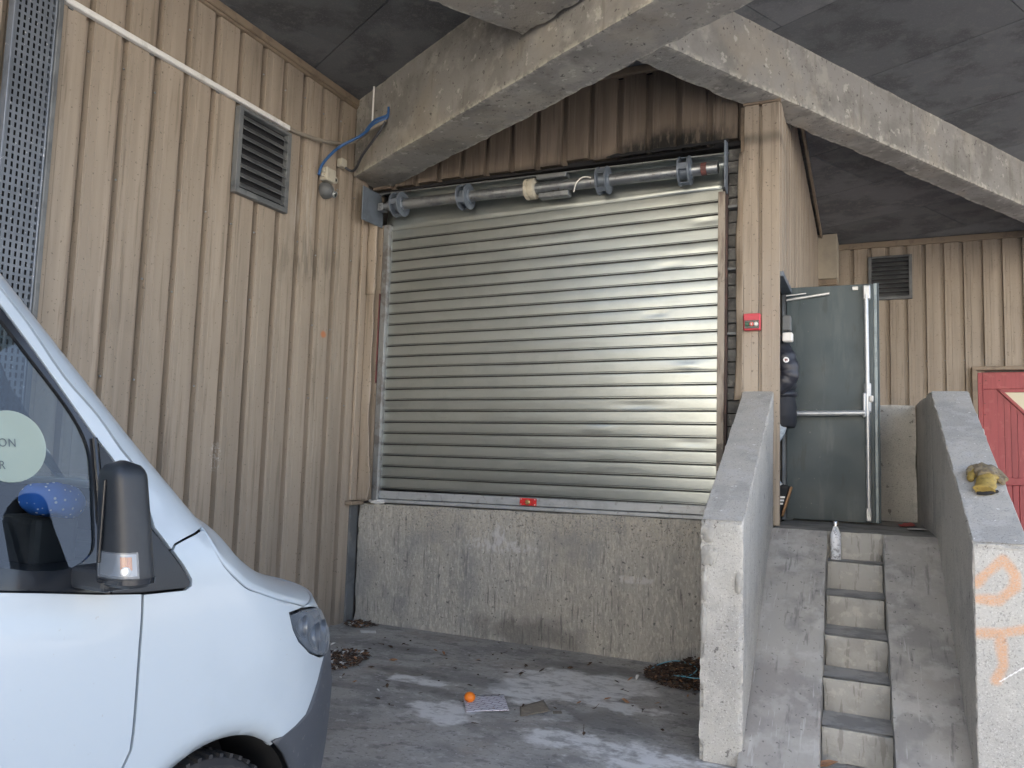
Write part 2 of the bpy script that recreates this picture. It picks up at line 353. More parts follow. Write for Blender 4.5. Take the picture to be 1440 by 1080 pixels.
M['lamp_glass'] = glass('lamp_lens', (0.80, 0.84, 0.88), 1.2, 0.05, (0.26, 0.30, 0.35, 0.30))
M['lamp_bowl'] = surf('lamp_bowl', (0.30, 0.32, 0.35), rough=0.3, metal=0.8)
M['sticker'] = glass('sticker_film', (0.9, 0.95, 0.9), 0.4, 0.3, (0.40, 0.48, 0.42, 0.62))
M['ink'] = surf('sticker_ink', (0.07, 0.09, 0.10), rough=0.5)

def pouch_extra(k, cur):
    v = k.n("ShaderNodeTexVoronoi"); v.inputs["Scale"].default_value = 55
    k.l(k.pos(), v.inputs["Vector"])
    dots = k.step(v.outputs["Distance"], 0.16, 0.24, 1.0, 0.0)
    return k.mix(k.math('MULTIPLY', dots, 0.9), cur, (0.75, 0.78, 0.82))
M['pouch'] = surf('blue_dotted_cloth', (0.02, 0.12, 0.48), rough=0.8, extra=pouch_extra)

M['peel'] = surf('orange_peel', (0.85, 0.22, 0.015), [((0.75, 0.15, 0.01), 30, 0.45, 0.65, 0.5)], rough=0.4, bump=[(260, 0.3)], bump_d=0.003)
def paper_extra(k, cur):
    tc = k.n("ShaderNodeTexCoord").outputs["Object"]
    br = k.n("ShaderNodeTexBrick")
    br.inputs["Scale"].default_value = 7.0
    br.inputs["Mortar Size"].default_value = 0.02
    br.inputs["Color1"].default_value = (1, 1, 1, 1); br.inputs["Color2"].default_value = (0.93, 0.93, 0.93, 1); br.inputs["Mortar"].default_value = (0.3, 0.22, 0.3, 1)
    k.l(tc, br.inputs["Vector"])
    return k.mix(0.85, cur, br.outputs["Color"], 'MULTIPLY')
M['paper'] = surf('printed_paper', (0.66, 0.65, 0.70), [((0.5, 0.48, 0.5), 20, 0.55, 0.7, 0.5)], rough=0.8, extra=paper_extra)
M['white_paper'] = surf('white_paper', (0.68, 0.68, 0.66), [((0.45, 0.44, 0.42), 25, 0.55, 0.7, 0.5)], rough=0.8)
M['card'] = surf('brown_card', (0.22, 0.19, 0.15), [((0.32, 0.28, 0.22), 30, 0.5, 0.65, 0.5)], rough=0.9)
M['red_paper'] = surf('red_packet', (0.55, 0.05, 0.05), rough=0.5)
M['leaf'] = surf('dead_leaf', (0.075, 0.045, 0.03), [((0.18, 0.12, 0.08), 18, 0.5, 0.65, 0.6), ((0.05, 0.035, 0.03), 25, 0.5, 0.65, 0.6)], rough=0.85)
M['leaf_tan'] = surf('tan_leaf', (0.36, 0.20, 0.11), [((0.25, 0.12, 0.07), 60, 0.5, 0.65, 0.5)], rough=0.8)
M['twine'] = surf('blue_twine', (0.15, 0.38, 0.48), rough=0.7)
def flask_extra(k, cur):
    f = k.step(k.noise(26, 5, 0.65, dist=1.2), 0.50, 0.60)
    return k.mix(f, cur, (0.30, 0.31, 0.33))
M['flask'] = surf('marbled_flask', (0.74, 0.76, 0.79), rough=0.3, extra=flask_extra)
M['steel_cap'] = surf('flask_steel', (0.6, 0.6, 0.6), rough=0.25, metal=1.0)
M['glove_y'] = surf('yellow_leather', (0.36, 0.26, 0.07), [((0.28, 0.20, 0.06), 40, 0.45, 0.62, 0.7), ((0.12, 0.09, 0.05), 60, 0.62, 0.72, 0.6)], rough=0.7, bump=[(60, 0.6)], bump_d=0.006)
M['glove_d'] = surf('dirty_glove_back', (0.20, 0.165, 0.115), [((0.33, 0.26, 0.13), 40, 0.5, 0.65, 0.6), ((0.08, 0.065, 0.05), 50, 0.56, 0.7, 0.6)], rough=0.85, bump=[(60, 0.6)], bump_d=0.006)
M['cuff'] = surf('black_cuff', (0.02, 0.02, 0.02), rough=0.9)
M['skin'] = surf('skin', (0.45, 0.28, 0.20), rough=0.5)
M['hair'] = surf('dark_hair', (0.02, 0.016, 0.012), rough=0.6)
M['jacket'] = surf('black_puffer', (0.022, 0.024, 0.034), rough=0.42, bump=[(35, 0.4)], bump_d=0.006)
M['tunic'] = surf('black_lower_coat', (0.02, 0.021, 0.026), rough=0.75)
M['jeans'] = surf('pale_jeans', (0.50, 0.56, 0.60), [((0.24, 0.28, 0.33), 40, 0.45, 0.65, 0.5)], rough=0.85, bump=[(60, 0.3)])
M['shoe'] = surf('black_suede', (0.02, 0.02, 0.022), rough=0.8)
M['gum'] = surf('gum_sole', (0.34, 0.19, 0.09), rough=0.6)
M['white_lea'] = surf('white_leather', (0.75, 0.75, 0.74), rough=0.5)
M['eye'] = surf('eye', (0.6, 0.6, 0.6), rough=0.2)

# painted wall face: stone colour plus sprayed letters kept as a painted attribute
def graffiti_extra(k, cur):
    a = k.n("ShaderNodeAttribute", attribute_name="paint")
    f = k.math('MULTIPLY', a.outputs["Fac"], k.step(k.noise(160, 2), 0.30, 0.62, 0.55, 1.0))
    cur = k.mix(k.math('MULTIPLY', f, 0.8), cur, (0.66, 0.36, 0.19))
    b = k.n("ShaderNodeAttribute", attribute_name="scratch")
    return k.mix(b.outputs["Fac"], cur, (0.85, 0.85, 0.84))
M['graffiti'] = surf('sprayed_concrete', (0.50, 0.49, 0.455), [
    ((0.40, 0.39, 0.37), 2.5, 0.42, 0.66, 0.55), ((0.26, 0.255, 0.24), 100, 0.60, 0.70, 0.65, 2), ((0.66, 0.65, 0.62), 140, 0.62, 0.70, 0.6, 2), ((0.12, 0.12, 0.11), 22, 0.72, 0.76, 0.6, 3)],
    rough=0.9, bump=[(9, 0.3), (80, 0.35)], bump_d=0.008, extra=graffiti_extra)

# ------------------------------------------------------------------ geometry helpers
WL = {}
def wloc(o):
    return WL.get(o.name, Vector((0, 0, 0))) if o else Vector((0, 0, 0))
def tag(o, label=None, cat=None, group=None, kind=None):
    if label: o['label'] = label
    if cat: o['category'] = cat
    if group: o['group'] = group
    if kind: o['kind'] = kind
    return o
def thing(name, loc, label, cat, group=None):
    o = bpy.data.objects.new(name, None)
    o.empty_display_size = 0.1
    col.objects.link(o)
    o.location = loc
    WL[o.name] = Vector(loc)
    return tag(o, label, cat, group, 'thing' if cat else None)

class MB:
    def __init__(s):
        s.v = []; s.f = []; s.mi = []; s.cm = 0
    def add(s, vs, fs):
        b = len(s.v)
        s.v += [Vector(v) for v in vs]
        s.f += [[i + b for i in f] for f in fs]
        s.mi += [s.cm] * len(fs)
        return s
    def box(s, x0, x1, y0, y1, z0, z1):
        vs = [(x, y, z) for z in (z0, z1) for y in (y0, y1) for x in (x0, x1)]
        return s.add(vs, [[0, 2, 3, 1], [4, 5, 7, 6], [0, 1, 5, 4], [2, 6, 7, 3], [0, 4, 6, 2], [1, 3, 7, 5]])
    def obox(s, c, ax, h):
        c = Vector(c); ax = [Vector(a).normalized() for a in ax]
        vs = [c + ax[0] * (h[0] * i) + ax[1] * (h[1] * j) + ax[2] * (h[2] * k) for k in (-1, 1) for j in (-1, 1) for i in (-1, 1)]
        return s.add(vs, [[0, 2, 3, 1], [4, 5, 7, 6], [0, 1, 5, 4], [2, 6, 7, 3], [0, 4, 6, 2], [1, 3, 7, 5]])
    def prism(s, ring, off):
        n = len(ring); off = Vector(off)
        vs = [Vector(p) for p in ring] + [Vector(p) + off for p in ring]
        fs = [list(range(n))[::-1], [i + n for i in range(n)]] + [[i, (i + 1) % n, (i + 1) % n + n, i + n] for i in range(n)]
        return s.add(vs, fs)
    def tube(s, pts, r, n=10, caps=True):
        pts = [Vector(p) for p in pts]
        rs = r if isinstance(r, (list, tuple)) else [r] * len(pts)
        vs = []; up = Vector((0.13, 0.27, 0.95))
        prev = None
        for i, p in enumerate(pts):
            t = (pts[min(i + 1, len(pts) - 1)] - pts[max(i - 1, 0)]).normalized()
            if prev is None:
                a = t.cross(up).normalized()
            else:
                a = (prev - t * prev.dot(t)).normalized()
            prev = a
            b = t.cross(a)
            for k in range(n):
                th = 2 * math.pi * k / n
                vs.append(p + (a * math.cos(th) + b * math.sin(th)) * rs[i])
        fs = []
        for i in range(len(pts) - 1):
            for k in range(n):
                fs.append([i * n + k, i * n + (k + 1) % n, (i + 1) * n + (k + 1) % n, (i + 1) * n + k])
        if caps:
            fs.append(list(range(n))[::-1]); fs.append([(len(pts) - 1) * n + k for k in range(n)])
        return s.add(vs, fs)
    def lathe(s, c, axis, prof, n=24):
        c = Vector(c); ax = Vector(axis).normalized()
        a = ax.orthogonal().normalized(); b = ax.cross(a)
        vs = []; fs = []
        for r, h in prof:
            for k in range(n):
                th = 2 * math.pi * k / n
                vs.append(c + ax * h + (a * math.cos(th) + b * math.sin(th)) * max(r, 1e-4))
        for i in range(len(prof) - 1):
            for k in range(n):
                fs.append([i * n + k, i * n + (k + 1) % n, (i + 1) * n + (k + 1) % n, (i + 1) * n + k])
        fs.append(list(range(n))[::-1]); fs.append([(len(prof) - 1) * n + k for k in range(n)])
        return s.add(vs, fs)
    def grid(s, fn, nu, nv):
        vs = [fn(i / nu, j / nv) for j in range(nv + 1) for i in range(nu + 1)]
        fs = [[j * (nu + 1) + i, j * (nu + 1) + i + 1, (j + 1) * (nu + 1) + i + 1, (j + 1) * (nu + 1) + i] for j in range(nv) for i in range(nu)]
        return s.add(vs, fs)
    def build(s, name, mat, parent=None, smooth=False, bevel=0.0, seg=1, sharp=35, recalc=True, merge=0.0):
        off = wloc(parent)
        me = bpy.data.meshes.new(name)
        me.from_pydata([v - off for v in s.v], [], s.f)
        mats = mat if isinstance(mat, (list, tuple)) else [mat]
        for m in mats:
            me.materials.append(m)
        for p, i in zip(me.polygons, s.mi):
            p.material_index = i
        bm = bmesh.new(); bm.from_mesh(me)
        if merge:
            bmesh.ops.remove_doubles(bm, verts=bm.verts, dist=merge)
        if recalc:
            bmesh.ops.recalc_face_normals(bm, faces=bm.faces)
        if bevel:
            es = [e for e in bm.edges if len(e.link_faces) == 2 and e.calc_face_angle(0) > 0.5]
            bmesh.ops.bevel(bm, geom=es, offset=bevel, segments=seg, affect='EDGES', profile=0.5, clamp_overlap=True)
        bm.to_mesh(me); bm.free()
        if smooth:
            for p in me.polygons:
                p.use_smooth = True
            me.set_sharp_from_angle(angle=R(sharp))
        o = bpy.data.objects.new(name, me)
        col.objects.link(o)
        if parent:
            o.parent = parent
            WL[o.name] = wloc(parent).copy()
        return o

def place(me, name, parent, wpos, rot=None):
    """a further object that shares mesh data, standing at wpos (world) under parent"""
    o = bpy.data.objects.new(name, me)
    col.objects.link(o)
    o.parent = parent
    o.location = Vector(wpos) - wloc(parent)
    if rot: o.rotation_euler = rot
    WL[o.name] = Vector(wpos)
    return o

def rough_block(mb, c8, res=0.06, amp=0.004, chip=0.012, seed=0.0, cfreq=6.0):
    """hexahedron from 8 corners (x fastest, then y, then z) with worn faces and chipped edges"""
    c8 = [Vector(c) for c in c8]
    def tri(u, v, w):
        p = Vector((0, 0, 0))
        for k in range(8):
            p += c8[k] * ((u if k & 1 else 1 - u) * (v if k & 2 else 1 - v) * (w if k & 4 else 1 - w))
        return p
    cen = sum(c8, Vector()) / 8
    def n_of(a, b):
        return max(1, min(140, int(round((c8[a] - c8[b]).length / res))))
    N = [max(n_of(0, 1), n_of(6, 7)), max(n_of(0, 2), n_of(5, 7)), max(n_of(0, 4), n_of(3, 7))]
    dirs = [(c8[1] - c8[0]).normalized(), (c8[2] - c8[0]).normalized(), (c8[4] - c8[0]).normalized()]
    def P(u, v, w):
        p = tri(u, v, w)
        q = p * cfreq + Vector((seed, seed * 1.7, -seed))
        d = noise.noise_vector(p * 2.3 + Vector((seed, 0, seed))) * amp
        ed = sum(1 for t in (u, v, w) if t < 1e-6 or t > 1 - 1e-6)
        if ed >= 2:
            a = max(0.0, noise.noise(q) + 0.15) + 0.6 * max(0.0, noise.noise(q * 3.1))
            for t, dr in zip((u, v, w), dirs):
                if t < 1e-6: d += dr * (a * chip)
                elif t > 1 - 1e-6: d -= dr * (a * chip)
        return p + d
    for ax in range(3):
        o1, o2 = [(1, 2), (0, 2), (0, 1)][ax]
        for t in (0.0, 1.0):
            def f(a, b):
                uvw = [0, 0, 0]; uvw[ax] = t; uvw[o1] = a; uvw[o2] = b
                return P(*uvw)
            mb.grid(f, N[o1], N[o2])
    return mb
def c8box(x0, x1, y0, y1, z0, z1):
    return [(x, y, z) for z in (z0, z1) for y in (y0, y1) for x in (x0, x1)]

def catmull(pts, n=5, closed=False):
    P = [Vector(p) for p in pts]; out = []
    m = len(P)
    for i in range(m if closed else m - 1):
        p0 = P[(i - 1) % m] if closed or i > 0 else P[0]
        p1 = P[i]; p2 = P[(i + 1) % m]
        p3 = P[(i + 2) % m] if closed or i + 2 < m else P[-1]
        for k in range(n):
            t = k / n
            out.append(0.5 * ((2 * p1) + (p2 - p0) * t + (2 * p0 - 5 * p1 + 4 * p2 - p3) * t * t + (3 * p1 - p0 - 3 * p2 + p3) * t ** 3))
    if not closed:
        out.append(P[-1])
    return out

# ------------------------------------------------------------------ ground
mb = MB()
mb.grid(lambda u, v: Vector((-70 + 140 * u, -80 + 160 * v, 0)), 4, 4)
g = mb.build('ground', M['ground']); tag(g, kind='structure')

# ------------------------------------------------------------------ roof: slab, ceiling boards
A1 = Vector((0.8845, -0.4668, 0)); N1 = Vector((0.4668, 0.8845, 0))     # the frame's grid
def AN(a, n, z=0.0):
    return A1 * a + N1 * n + Vector((0, 0, z))
ROOF_N0, ROOF_A1 = -1.2, 0.0
roof = MB()
roof.prism([AN(-14, ROOF_N0, 4.985), AN(ROOF_A1, ROOF_N0, 4.985), AN(ROOF_A1, 22, 4.985), AN(-14, 22, 4.985)], (0, 0, 0.5))
roof_o = roof.build('roof_slab', M['concrete_beam']); tag(roof_o, kind='structure')
k0 = 0
pb = MB(); pb.box(-1.2525, 1.2525, -0.6225, 0.6225, 0, 0.03)
first = None
rot = (0, 0, math.atan2(A1.y, A1.x))
nn = ROOF_N0 + 0.64
row = 0
while nn < 13.4:
    for i in range(-5, 4):
        a = i * 2.512 + (1.25 if row % 2 else 0) + 0.4
        c = AN(a, nn)
        if -5.9 < c.x < 6.5 and c.y < 13.6 and a < ROOF_A1 + 0.1:
            if first is None:
                first = pb.build('ceiling_board', M['ceiling'], roof_o, bevel=0.004)
                first.location = Vector((c.x, c.y, 4.952)); first.rotation_euler = rot
            else:
                place(first.data, 'ceiling_board', roof_o, (c.x, c.y, 4.952 + 0.002 * math.sin(i * 5 + row)), rot)
    nn += 1.252; row += 1

# ------------------------------------------------------------------ cladding
P_ = 0.255
def panel_mesh(name, h, pitch=P_, creases=(0.62, 0.88), mat='clad', depth=0.048):
    g_ = 0.052
    prof = [(0.0, -depth), (g_ - 0.006, -depth), (g_, 0.0)]
    for c in creases:
        x = g_ + (pitch - g_) * c
        prof += [(x - 0.003, 0.0), (x, -0.0035), (x + 0.003, 0.0)]
    prof += [(pitch - 0.006, 0.0), (pitch - 0.0015, -depth + 0.002), (pitch - 0.0015, -depth - 0.012), (0.0, -depth - 0.012)]
    ring = [Vector((t, d, 0)) for t, d in prof]
    mb = MB(); mb.prism(ring, (0, 0, h))
    me_o = mb.build(name, M[mat])
    return me_o
def clad_run(parent, p0, d, nrm, count, z0, z1, creases=(0.62, 0.88), pitch=P_, mat='clad'):
    """panels side by side from p0 along d; z1 may be a function of the index"""
    d = Vector(d).normalized(); nrm = Vector(nrm).normalized()
    cache = {}
    for i in range(count):
        a = z0(i) if callable(z0) else z0
        b = z1(i) if callable(z1) else z1
        if b - a < 0.02: continue
        key = (round(a, 3), round(b, 3))
        wp = Vector(p0) + d * (pitch * i) + Vector((0, 0, a))
        rz = math.atan2(d.y, d.x)
        # local y is the outward normal
        if Vector((-d.y, d.x, 0)).dot(nrm) < 0:
            # mirror: run the panel backwards so that its local y still points outwards
            wp = Vector(p0) + d * (pitch * (i + 1)) + Vector((0, 0, a))
            rz += math.pi
        jit = random.uniform(-0.001, 0.001)
        if key not in cache:
            o = panel_mesh('panel', b - a, pitch, creases, mat)
            cache[key] = o
            o.parent = parent
            o.location = wp - wloc(parent) + nrm * jit
        else:
            o = place(cache[key].data, 'panel', parent, wp + nrm * jit)
        o.rotation_euler = (0, random.uniform(-0.0006, 0.0006), rz + random.uniform(-0.002, 0.002))
XL = -4.49
YW = 6.26
lw = thing('clad_wall', (XL, 2.0, 0), 'tall beige ribbed metal wall on the left, behind the white van', 'wall')
n_left = 37
clad_run(lw, (XL, YW - 0.02 - P_ * n_left, 0), (0, 1, 0), (1, 0, 0), n_left, 0.0, 4.9)
b = MB(); b.box(XL - 0.30, XL - 0.075, -6, 13, 0, 4.94); b.build('wall_core', M['plaster_in'], lw)
t = MB(); t.box(XL - 0.02, XL + 0.045, 1.0, 5.93, 4.885, 4.948); t.box(XL - 0.02, XL + 0.028, 1.0, 5.93, 4.865, 4.885)
t.build('ceiling_trim', M['trim'], lw, bevel=0.006)
t = MB(); t.box(XL - 0.02, XL + 0.02, 6.13, 6.245, 0, 1.085); t.build('corner_trim', M['louver'], lw, bevel=0.003)
t = MB(); t.box(XL - 0.02, XL + 0.075, 6.06, 6.255, 1.088, 1.125); t.build('ledge_flashing', M['trim'], lw, bevel=0.005)

screw = None
rs = random.Random(4)
for i in range(16):
    y_ = YW - 0.02 - P_ * i - 0.012
    for z_ in (2.05, 2.72, 3.36, 4.02, 4.62):
        if y_ < 2.7 or rs.random() < 0.25: continue
        wp = Vector((XL - 0.004, y_ - rs.uniform(0.0, 0.01), z_ + rs.uniform(-0.05, 0.05)))
        if screw is None:
            screw = MB().lathe((0, 0, 0), (1, 0, 0), [(0.008, 0), (0.008, 0.004), (0.006, 0.007)], 6).build('screw', M['steel'])
            screw.parent = lw; screw.location = wp - wloc(lw)
        else:
            place(screw.data, 'screw', lw, wp)

# wall over the shutter
ow = thing('clad_wall', (-2.7, YW, 4.2), 'beige ribbed metal panels above the roller shutter, charred along the bottom', 'wall')
def over_z0(i):
    return 4.178 + 0.006 * math.sin(i * 2.1) + (0.02 if i % 5 == 2 else 0)
clad_run(ow, (-0.915 - P_ * 13, YW, 0), (1, 0, 0), (0, -1, 0), 13, over_z0, lambda i: 4.885, mat='clad_shaded')
clad_run(ow, (-0.915 - P_ * 14.02, YW, 0), (1, 0, 0), (0, -1, 0), 1, 4.17, 4.20, mat='clad_shaded')
t = MB(); t.box(-4.1, -0.93, YW - 0.03, YW + 0.03, 4.887, 4.948); t.build('ceiling_trim', M['trim'], ow, bevel=0.005)
t = MB(); t.box(-4.45, -0.93, 6.325, 6.47, 4.16, 4.94); t.build('wall_core', M['dark'], ow)
# ragged burnt lower flashing
def rag(u, v):
    x = -2.05 + 1.02 * u
    return Vector((x, YW - 0.045 - 0.02 * v + 0.012 * noise.noise(Vector((x * 9, v, 0))), 4.182 - 0.03 * v + 0.016 * noise.noise(Vector((x * 14, 3, v)))))
t = MB(); t.grid(rag, 50, 3); rg = t.build('charred_flashing', M['dark'], ow, smooth=True)
md = rg.modifiers.new('thick', 'SOLIDIFY'); md.thickness = 0.004

# column to the right of the shutter
cw = thing('clad_column', (-0.77, 6.25, 1.13), 'narrow beige ribbed metal column between the shutter and the open door', 'column')
def strip(name, x0, x1, y, z0, z1, th=0.035, parent=cw, mat='clad'):
    q = MB()
    xs = [x0, (x0 + x1) / 2 - 0.003, (x0 + x1) / 2, (x0 + x1) / 2 + 0.003, x1]
    ring = [Vector((xs[0], y, z0)), Vector((xs[1], y, z0)), Vector((xs[2], y + 0.0035, z0)), Vector((xs[3], y, z0)), Vector((xs[4], y, z0)), Vector((x1, y + th, z0)), Vector((x0, y + th, z0))]
    q.prism(ring, (0, 0, z1 - z0))
    return q.build(name, M[mat], parent, bevel=0.003)
strip('panel', -0.908, -0.797, 6.215, 2.0, 4.43)
strip('panel', -0.772, -0.640, 6.215, 1.135, 4.43)
strip('rib', -0.7955, -0.7735, 6.235, 2.0, 4.42, 0.02)
q = MB(); q.box(-0.94, -0.675, 6.255, 6.46, 1.135, 4.44); q.build('column_core', M['trim'], cw)
q = MB(); q.box(-0.915, -0.632, 6.205, 6.25, 4.432, 4.449); q.build('top_trim', M['trim'], cw)
def flange(u, v):
    z = 2.08 + (4.06 - 2.08) * v
    wob = 0.018 * noise.noise(Vector((0.3, 1.0, z * 2.1))) + 0.010 * math.sin(z * 4.2)
    x = -0.912 - (0.062 + wob - 0.02 * max(0, (z - 3.3)) * 0.6) * u
    return Vector((x, 6.212 + 0.035 * u * (1 + noise.noise(Vector((0, 5, z * 3)))), z))
q = MB(); q.grid(flange, 5, 60); fo = q.build('bent_flange', M['clad'], cw, smooth=True)
md = fo.modifiers.new('thick', 'SOLIDIFY'); md.thickness = 0.006

# side wall running back beside the landing
sw = thing('clad_wall', (-0.66, 9.5, 1.13), 'beige ribbed side wall running back past the open grey door', 'wall')
sd = Vector((-0.0120, 1, 0)).normalized()
sn = Vector((1, 0.012, 0))
def s_z0(i):
    y = 6.27 + P_ * i
    return 3.06 if y < 6.95 else 1.13
clad_run(sw, (-0.632, 6.27, 0), sd, sn, 24, s_z0, lambda i: 4.44 if 6.27 + P_ * i < 6.62 else 4.9, (0.62,))
q = MB(); q.prism([(-0.80, 7.03, 0), (-0.705, 7.03, 0), (-0.768, 12.6, 0), (-0.86, 12.6, 0)], (0, 0, 4.9)); q.build('wall_core', M['plaster_in'], sw)
q = MB(); q.prism([(-0.80, 6.47, 3.06), (-0.685, 6.27, 3.06), (-0.69, 7.03, 3.06), (-0.80, 7.03, 3.06)], (0, 0, 1.38)); q.build('wall_core', M['dark'], sw)
q = MB(); q.prism([(-0.61, 7.65, 4.885), (-0.585, 7.65, 4.885), (-0.645, 12.2, 4.885), (-0.67, 12.2, 4.885)], (0, 0, 0.06)); q.build('ceiling_trim', M['trim'], sw)
q = MB()
q.box(-0.70, -0.618, 6.985, 7.03, 1.13, 3.09); q.box(-0.70, -0.618, 6.27, 6.985, 3.045, 3.085)
q.build('door_frame', M['plate'], sw, bevel=0.003)

# back wall
YB = 12.7
bw = thing('clad_wall', (2.0, YB, 0), 'distant beige ribbed wall holding the red gate and a dark louvre', 'wall')
nb = 30
def b_z0(i):
    x = -0.72 + 0.24 * i
    return 2.99 if x > 1.22 else (1.0 if x < 0.7 else 0.0)
clad_run(bw, (-0.72, YB, 0), (1, 0, 0), (0, -1, 0), nb, b_z0, 4.86, (0.55, 0.8), 0.24)
for i in range(5, 26):
    place(screw.data, 'screw', bw, (-0.72 + 0.24 * i - 0.012, YB - 0.002, 3.14), (0, 0, -math.pi / 2))
q = MB(); q.box(-5.0, 8, YB + 0.07, YB + 0.3, 0, 4.98); q.build('wall_core', M['plaster_in'], bw)
q = MB(); q.box(-0.45, 6.5, YB - 0.045, YB + 0.03, 4.862, 4.945); q.build('ceiling_trim', M['trim'], bw, bevel=0.004)
bx = thing('duct_box', (-0.57, 12.2, 4.28), 'pale boxed-in duct under the ceiling at the far corner', 'duct')
q = MB(); q.box(-0.72, -0.445, 12.0, YB - 0.035, 4.285, 4.94); q.build('casing', M['render_wall'], bx, bevel=0.006)
q = MB(); q.box(-0.715, -0.455, 12.04, YB - 0.04, 4.20, 4.283); q.build('underside_frame', M['trim'], bx, bevel=0.004)

# ------------------------------------------------------------------ concrete frame
def beam_block(pts_bottom, z0, z1, seed):
    mb = MB()
    c8 = [(p[0], p[1], z0) for p in pts_bottom] + [(p[0], p[1], z1) for p in pts_bottom]
    rough_block(mb, c8, 0.05, 0.007, 0.013, seed, 8.0)
    return mb
b1 = thing('concrete_beam', (-4.4, 6.0, 4.2), 'deep concrete beam crossing from the left corner over the shutter', 'beam', 'beams under the roof')
y0n = (3.155 - 0.4668 * XL) / 0.8845; y0f = (3.59 - 0.4668 * XL) / 0.8845
e1 = AN(1.2, 3.155); e2 = AN(1.2, 3.59)
beam_block([(XL + 0.005, y0n), (e1.x, e1.y), (XL + 0.005, y0f), (e2.x, e2.y)], 4.2, 4.98, 1.3).build('beam_body', M['concrete_beam'], b1, smooth=True, sharp=30, merge=0.0008)
b2 = thing('concrete_beam', (1.0, 9.0, 4.45), 'shallower concrete beam running back to the right over the doorway', 'beam', 'beams under the roof')
B2 = Vector((0.5125, 0.8587, 0)); M2 = Vector((0.8587, -0.5125, 0))
def BM(b, m): return B2 * b + M2 * m
def on2(m, y):   # point with given m and y
    b = (y - M2.y * m) / B2.y
    return BM(b, m)
# starts against the first beam's far face
def start2(m):
    b = (3.60 - N1.dot(M2) * m) / N1.dot(B2)
    return BM(b, m)
s_f, s_n = start2(-3.985), start2(-3.715)
q_f, q_n = on2(-3.985, 12.6), on2(-3.715, 12.6)
beam_block([(s_f.x, s_f.y), (s_n.x, s_n.y), (q_f.x, q_f.y), (q_n.x, q_n.y)], 4.45, 4.98, 4.1).build('beam_body', M['concrete_beam'], b2, smooth=True, sharp=30, merge=0.0008)
# stub of a third member hanging off the first beam
b3 = thing('concrete_beam', (-1.9, 4.3, 4.4), 'broken concrete stub joining the deep beam at the top edge', 'beam', 'beams under the roof')
mb = MB()
S0 = [AN(-4.10, 3.13), AN(-3.46, 3.13), AN(-4.2, 2.2), AN(-3.46, 2.2)]
rough_block(mb, [(S0[0].x, S0[0].y, 4.48), (S0[1].x, S0[1].y, 4.46), (S0[2].x, S0[2].y, 4.50), (S0[3].x, S0[3].y, 4.50)] + [(p.x, p.y, 4.97) for p in S0], 0.04, 0.006, 0.014, 8.0, 8.0)
mb.build('beam_body', M['concrete_beam'], b3, smooth=True, sharp=30, merge=0.0008)

# ------------------------------------------------------------------ dock and the room behind
dk = thing('loading_dock', (-2.7, YW, 0), 'rough streaked concrete dock front under the roller shutter', 'loading dock')
mb = MB()
rough_block(mb, [(-4.47, YW, -.06), (-0.88, YW, -.06), (-4.47, 6.62, -.06), (-0.88, 6.62, -.06), (-4.47, YW, 1.098), (-0.88, YW, 1.142), (-4.47, 6.62, 1.10), (-0.88, 6.62, 1.144)], 0.035, 0.006, 0.022, 2.0, 5.0)
mb.build('dock_front', M['concrete_dock'], dk, smooth=True, sharp=40, merge=0.0008)
q = MB(); q.box(-4.45, -0.80, 6.63, 12.7, 0.0, 1.13); q.box(-0.879, -0.66, 6.27, 6.63, 0, 1.128)
o = q.build('inside_floor', M['plaster_in']); tag(o, kind='structure')

# block jamb on the right of the shutter
jw = thing('block_jamb', (-1.0, 6.36, 1.13), 'dark grey blockwork strip exposed between the shutter guide and the column', 'wall')
z = 1.16; i = 0
while z < 4.14:
    q = MB(); q.box(-1.055 + 0.004 * (i % 3), -0.943, 6.335 + 0.006 * math.sin(i * 3.7), 6.47, z, z + 0.094)
    q.build('block', M['block'], jw, bevel=0.004)
    z += 0.103; i += 1
q = MB(); q.box(-1.05, -0.945, 6.352, 6.46, 1.15, 4.15); q.build('mortar', M['dark'], jw)
for z in (2.60, 3.12, 3.63):
    q = MB(); q.box(-1.06, -0.945, 6.27, 6.333, z, z + 0.022); q.build('bracket', M['louver'], jw, bevel=0.003)

# left jamb flashings
ljm = thing('jamb_flashing', (-4.4, 6.2, 1.13), 'dented beige flashing down the left edge of the roller shutter', 'flashing')
q = MB(); q.box(-4.485, -4.455, 6.10, 6.25, 1.13, 4.03); q.build('return_strip', M['clad'], ljm, bevel=0.004)
def dent(u, v):
    z = 1.13 + (3.22 - 1.13) * v
    e = -4.345 + 0.035 * noise.noise(Vector((1.2, 0, z * 2.2))) + (0.055 * math.exp(-((z - 1.35) / 0.28) ** 2)) - 0.03 * math.exp(-((z - 2.0) / 0.25) ** 2)
    x = -4.452 + (e + 4.452) * u
    y = 6.185 + 0.05 * u * u * noise.noise(Vector((7, 0, z * 2.5))) - 0.03 * u * math.exp(-((z - 1.3) / 0.3) ** 2)
    return Vector((x, y, z))
q = MB(); q.grid(dent, 8, 70); o = q.build('dented_strip', M['clad'], ljm, smooth=True)
md = o.modifiers.new('thick', 'SOLIDIFY'); md.thickness = 0.005
def up_strip(u, v):
    z = 3.10 + (3.84 - 3.10) * v
    return Vector((-4.45 + 0.105 * u + 0.004 * noise.noise(Vector((0, 0, z * 6))), 6.168 + 0.012 * noise.noise(Vector((u, 0, z * 3))), z))
q = MB(); q.grid(up_strip, 4, 20); o = q.build('upper_strip', M['clad'], ljm, smooth=True)
md = o.modifiers.new('thick', 'SOLIDIFY'); md.thickness = 0.005
q = MB(); q.box(-4.341, -4.333, 6.236, 6.29, 2.25, 3.12); q.build('red_edge', M['rust_red'], ljm, bevel=0.002)
